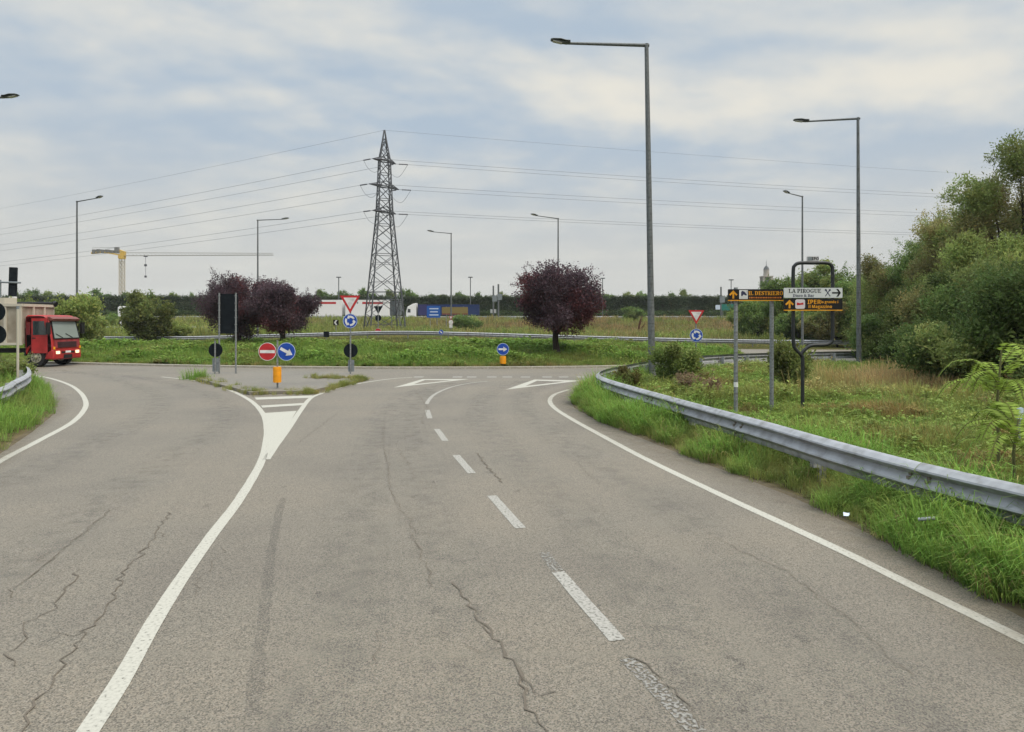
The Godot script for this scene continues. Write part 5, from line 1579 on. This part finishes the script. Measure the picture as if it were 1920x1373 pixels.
	tree("bush", "withered brownish bush spreading under the leafy one by the lamp", "bush", "", V(5.5, 0.05, 20.6), 0.75, 0.75, 0.6, 0.0, Color(0.26, 0.19, 0.12), leaf_clump(18, 0.16, 0.09, 0.04, 32), 380, 9, 0.5, 0.02, 302, M.bark, olive)
	tree("bush", "dry yellowish tuft of weeds behind the rail's bend", "bush", "", V(3.6, 0.05, 21.6), 1.05, 0.42, 0.45, 0.0, Color(0.16, 0.15, 0.05), leaf_clump(18, 0.14, 0.1, 0.03, 33), 260, 8, 0.5, 0.015, 303, M.bark, olive)
	tree("bush", "young bush growing beside the dark tube stand", "bush", "", V(9.3, 0.05, 23.4), 1.9, 0.7, 0.7, 0.1, Color(0.14, 0.17, 0.05), leaf_clump(20, 0.2, 0.13, 0.05, 34), 520, 10, 0.45, 0.03, 304, M.bark, light)
	tree("bush", "mound of green weeds behind the bend of the left rail", "bush", "", V(-17.9, 0.1, 24.4), 0.95, 0.9, 0.8, 0.0, light, leaf_clump(20, 0.18, 0.12, 0.05, 36), 520, 12, 0.4, 0.03, 306, M.bark, olive)
	tree("bush", "weedy bush farther along behind the left rail", "bush", "", V(-17.6, 0.1, 22.3), 1.1, 0.9, 0.8, 0.0, light, leaf_clump(20, 0.18, 0.12, 0.05, 37), 560, 12, 0.4, 0.03, 307, M.bark, olive)
	# dead leaning tree on the bank
	var dt := thing("dead_tree", "reddish dead shrub leaning on the dry bank", "dead tree", V(18.231, 0.4, 100))
	rng.seed = 41
	var db := Mb.new()
	for k in 16:
		var top := Vector3(rng.randf_range(0.2, 1.3), rng.randf_range(1.2, 3.0), rng.randf_range(-0.5, 0.5))
		db.tube([Vector3.ZERO, top * 0.5 + Vector3(-0.15, 0.1, 0), top], [0.08, 0.05, 0.02], 5)
	put("trunk", db.done(), mat(Color(0.11, 0.05, 0.03), 0.95), dt)
	# far trees over the hedge
	var k := 0
	for t in [[52, 541, 190, 5.0, "broad one above the lorry's beige body"], [105, 540, 195, 4.0, "wide one above the red cab"], [190, 543, 185, 2.6, "rounded one left of the crane mast"], [243, 546, 200, 3.0, "low one right at the crane mast"], [327, 545, 205, 2.4, "pale one between the olive shrub tree and the purple trees"], [363, 547, 240, 1.4, "tiny upright one beside the purple trees"], [608, 544, 190, 3.0, "first one right of the purple trees"], [628, 549, 200, 2.5, "low one at the thin mast left of the give way triangle"], [652, 543, 200, 4.0, "wide one right behind the give way triangle"], [690, 541, 193, 4.0, "wide one at the left legs of the pylon"], [733, 543, 185, 2.6, "one between the right legs of the pylon"], [767, 541, 175, 3.0, "peaked one just right of the pylon"], [813, 550, 210, 2.2, "low one above the blue direction board"], [829, 546, 220, 1.7, "small one left of the lamp behind the dark bush"], [872, 547, 208, 3.4, "bushy one at the mast over the blue trailer"], [902, 550, 230, 1.8, "low one left of the twin grey posts"], [948, 548, 205, 3.0, "rounded one between the twin posts and the lone purple tree"], [1128, 545, 195, 4.0, "wide pale one at the right edge of the lone purple tree"], [1150, 547, 220, 3.0, "pale one a little right of the lone purple tree"], [1178, 545, 190, 3.4, "pale one left of the nearest lamp pole"], [1206, 545, 200, 3.4, "one touching the nearest lamp pole"], [1262, 546, 215, 2.0, "small one standing alone right of the nearest lamp pole"], [1288, 541, 205, 2.6, "peaked one above the right-hand give way triangle"]]:
		var x: float = (t[0] - 960) * t[2] / 1300.0
		var top: float = 2.3 + (605 - t[1]) * t[2] / 1300.0 - 2.6
		tree("distant_tree", "far tree over hedge, %s" % t[4], "tree", "distant trees over the hedge", V(x, 2.6, t[2]), top, t[3] * 0.75, t[3] * 0.75, 3.0, [deep * 0.8, olive * 0.8, deep][k % 3], wide, 130, 7, 0.4, 0.2, 400 + k, M.bark)
		k += 1
	make_hedge("hedge", "tall dark green hedge screen running behind the motorway", 160.0, 2.7, 8.25, 2.0, Color(0.075, 0.105, 0.055), 501, 11000)
	make_hedge("hedge", "low green hedge strip at the foot of the tall one", 153.5, 2.7, 4.7, 1.4, Color(0.085, 0.13, 0.05), 502, 4500)

func make_hedge(called: String, label: String, z: float, y0: float, y1: float, thick: float, tint: Color, sd: int, count: int) -> void:
	rng.seed = sd
	var o := thing(called, label, "hedge", V(0, y0, z))
	var b := Mb.new()
	b.box(Vector3(0, (y1 - y0) / 2 - 0.3, 0), Vector3(420, y1 - y0 - 0.3, thick * 0.7))
	put("core", b.done(), mat(tint * 0.85, 1.0), o)
	var clump := leaf_clump(18, 0.6, 0.4, 0.2, sd)
	var where := []
	var tints := []
	for i in count:
		var x := rng.randf_range(-150, 130)
		var y := rng.randf_range(0.1, y1 - y0 - 0.15)
		if rng.randf() < 0.22:
			y = y1 - y0 + rng.randf_range(-0.35, -0.05) + 0.1 * noise.get_noise_2d(x * 3, sd)
		where.append(Transform3D(tilt(Vector3.ONE * rng.randf_range(0.7, 1.2), 0.5), Vector3(x, y, thick * 0.36 + rng.randf_range(-0.1, 0.3))))
		var t := rng.randf_range(0.75, 1.25) * (1.0 + noise.get_noise_2d(x * 2.2, y * 7 + sd) * 0.7)
		tints.append(Color(tint.r * t * rng.randf_range(0.9, 1.2), tint.g * t, tint.b * t))
	scatter("foliage", clump, M.leaf, where, tints, o)

func make_fronds() -> void:   # young trees with feathered leaves at the right
	var stem_mat := mat(Color(0.12, 0.12, 0.05), 0.8)
	var n := 0
	for t in [[6.75, 9.6, 2.35, 18, "young tree with fern-like fronds reaching over the rail, the taller of two"], [6.25, 8.6, 1.3, 16, "lower young tree with fern-like fronds against the rail"]]:
		rng.seed = 600 + n
		n += 1
		var o := thing("young_tree", t[4], "young tree", V(t[0], 0.05, t[1]), 0.0, "young trees with feathered leaves")
		var b := Mb.new()
		var tall: float = t[2]
		b.tube([Vector3(0, -0.1, 0), Vector3(-0.04, tall * 0.5, 0.02), Vector3(0.03, tall * 0.8, 0)], [0.022, 0.018, 0.01], 6)
		put("stem", b.done(), stem_mat, o)
		for k in t[3]:
			var a: float = TAU * k / t[3] + rng.randfn() * 0.25
			var from := Vector3(0, tall * rng.randf_range(0.4, 0.8), 0)
			var out := Vector3(cos(a), 0, sin(a))
			var l := rng.randf_range(0.55, 0.85)
			var path := smooth_path([from, from + out * l * 0.35 + Vector3(0, l * 0.28, 0), from + out * l * 0.75 + Vector3(0, l * 0.25, 0), from + out * l + Vector3(0, -l * 0.05, 0)], 0.042)
			b = Mb.new()
			var tone := rng.randf_range(0.8, 1.25)
			b.col = Color(0.16 * tone, 0.17 * tone, 0.05)
			b.tube(path, [0.005], 4)
			for i in range(3, path.size()):
				var d: Vector3 = (path[i] - path[i - 1]).normalized()
				var side := d.cross(Vector3.UP).normalized()
				var w := 0.13 * sin(PI * (0.25 + 0.7 * i / path.size()))
				for s in [-1.0, 1.0]:
					var tip: Vector3 = path[i] + side * s * w + d * w * 0.45 + Vector3(0, -w * rng.randf_range(0.05, 0.35), 0)
					var m: Vector3 = path[i].lerp(tip, 0.4)
					var lt := tone * rng.randf_range(0.8, 1.2)
					b.col = Color(0.21 * lt, 0.29 * lt, 0.05 * lt)
					b.tri(path[i], m + d * 0.02, tip)
					b.tri(path[i], tip, m - d * 0.02)
			put("frond", b.done(), M.leaf, o)

func make_litter() -> void:
	var o := tag(put("plastic_bottle", pipe(Vector3(0, 0, 0), Vector3(0.13, 0.03, 0.06), 0.017, 10), M.zinc, self, V(4.044, 0.34, 6.9)), "crushed whitish plastic bottle caught in the verge grass", "litter")
	var b := Mb.new()
	b.quad(Vector3(-0.03, 0, 0.01), Vector3(0.02, 0, 0.02), Vector3(0.035, 0.025, -0.015), Vector3(-0.02, 0.035, -0.02))
	b.quad(Vector3(0.02, 0, 0.02), Vector3(0.045, 0.01, 0.0), Vector3(0.05, 0.03, -0.02), Vector3(0.035, 0.025, -0.015))
	tag(put("paper_scrap", b.done(), M.sign_pale, self, V(3.804, 0.1, 7.9)), "crumpled white paper scrap at the foot of the verge grass", "litter")
	o = thing("marker_post", "grey reflector post among the fronds at the right border", "marker post", V(8.788, 0.05, 12)) as Node3D
	put("post", pipe(Vector3(0, -0.1, 0), Vector3(0, 0.62, 0), 0.02), M.sign_pole, o)
	put("reflector", plate(0.1, 0.2, -0.02, 0.03, 0.02), M.sign_pale, o, Vector3(0, 0.68, 0))

# ------------------------------------------------------------------ the whole scene
func _ready() -> void:
	var cam := Camera3D.new()
	cam.name = "camera"
	cam.position = Vector3(0, 2.3, 0)
	cam.set_frustum(0.05 * 1373.0 / 1300.0, Vector2(0, -81.5 / 1300.0 * 0.05), 0.05, 2000.0)
	add_child(cam)
	var env := Environment.new()
	env.background_mode = Environment.BG_SKY
	env.sky = Sky.new()
	var pano := PanoramaSkyMaterial.new()
	pano.panorama = make_sky()
	env.sky.sky_material = pano
	env.tonemap_mode = Environment.TONE_MAPPER_LINEAR
	env.tonemap_exposure = 1.5
	env.fog_enabled = true
	env.fog_density = 0.00018
	env.fog_light_color = Color(0.86, 0.88, 0.9)
	env.sdfgi_enabled = true
	env.ssao_enabled = true
	env.ssil_enabled = true
	var we := WorldEnvironment.new()
	we.name = "world_environment"
	we.environment = env
	add_child(we)
	var sun := DirectionalLight3D.new()
	sun.name = "sun"
	sun.light_energy = 0.5
	sun.light_angular_distance = 24.0
	sun.light_color = Color(1.0, 0.95, 0.87)
	sun.shadow_enabled = true
	sun.rotation_degrees = Vector3(-54, 55, 0)
	add_child(sun)
	noise.noise_type = FastNoiseLite.TYPE_SIMPLEX_SMOOTH
	noise.frequency = 0.05
	noise.fractal_octaves = 3
	noise.seed = 3
	make_materials()
	M.windscreen = mat(Color(0.24, 0.28, 0.265), 0.12)  # pale colour stands in for sky reflected in the glass
	M.windscreen.metallic_specular = 0.8
	make_ground()
	make_road()
	var gp := func(pts: Array, y): return pts.map(func(p): return Vector3(p[0], y if p.size() < 3 else p[2], -p[1]))
	guard_rail("near galvanised guard rail along the right verge, bending round towards the roundabout", "galvanised guard rails", gp.call([[7.5, -4], [6.4, 1], [5.5, 4.2], [4.9, 6.4], [4.56, 7.46], [4.24, 9.0], [3.99, 10.7], [3.8, 11.7], [3.44, 13.7], [3.0, 16.4], [2.68, 18.6], [2.58, 20.4], [2.95, 22.4], [3.9, 24.6], [5.7, 28.0], [9.1, 32.4], [13.2, 35.3], [21, 38.2], [32, 41]], 0.76), -1.0, 4.0, 2.0)
	guard_rail("galvanised guard rail bending round the left verge", "galvanised guard rails", gp.call([[-9.2, 7], [-10.6, 12], [-12.1, 16.3], [-13.2, 18.3], [-14.6, 20.8], [-16.6, 23.7], [-18.4, 25.9], [-21, 27.6], [-28, 30.2]], 0.76), 1.0, 4.0, 2.0)
	guard_rail("long guard rail behind the roundabout, crossing the view", "galvanised guard rails", gp.call([[-62, 70, 0.92], [-45, 69.5, 0.92], [-33, 69, 0.93], [-24, 68, 1.15], [-12, 67, 1.48], [-5, 66, 1.4], [5, 65, 1.12], [14, 64, 0.9], [22, 62, 0.78], [34, 61, 0.74], [60, 59, 0.74]], 0.8), 1.0, 8.0, 4.0)
	guard_rail("grey motorway guard rail on top of the bank", "galvanised guard rails", gp.call([[-140, 137, 3.55], [0, 137, 3.55], [130, 137, 3.55]], 3.55), 1.0, 20.0, 8.0, 1.6)
	guard_rail("short far guard rail behind the olive shrub tree", "galvanised guard rails", gp.call([[-56, 92, 1.75], [-48, 92, 1.75], [-37, 92, 1.75]], 1.7), 1.0, 8.0, 4.0)
	street_lamp("nearest and tallest looking street lamp, in front of the wood by the near rail", 5.4, 26.7, Vector3(-3.06, 0.04, 0.1), 13.04, 0.112, -0.22)
	street_lamp("second tall street lamp, right of the looped sign stand", 17.62, 35.2, Vector3(-2.4, 0.0, -0.5), 12.72, 0.095, -0.05)
	street_lamp("slim street lamp whose pole passes behind the looped sign stand", 24.3, 58.0, Vector3(-1.85, 0.0, 1.6), 12.9, 0.085)
	street_lamp("street lamp rising behind the lone purple tree", 4.7, 70.6, Vector3(-2.3, 0.04, 1.7), 12.95, 0.085)
	street_lamp("street lamp between the pylon and the lone purple tree", -7.2, 82.0, Vector3(-2.05, 0.0, 1.55), 12.9, 0.085)
	street_lamp("street lamp rising behind the two joined purple trees", -26.3, 71.7, Vector3(2.75, 0.04, 0.4), 12.95, 0.085)
	street_lamp("street lamp rising behind the red lorry cab", -38.1, 60.7, Vector3(2.75, 0.04, 1.55), 12.95, 0.085)
	street_lamp("street lamp at the left border, only its head in view", -26.6, 32.7, Vector3(2.75, 0.0, 0.1), 12.95, 0.11)
	make_pylon()
	make_crane()
	make_bell_tower()
	make_signs()
	make_truck()
	make_traffic()
	make_trees()
	make_fronds()
	make_litter()
	make_grass()
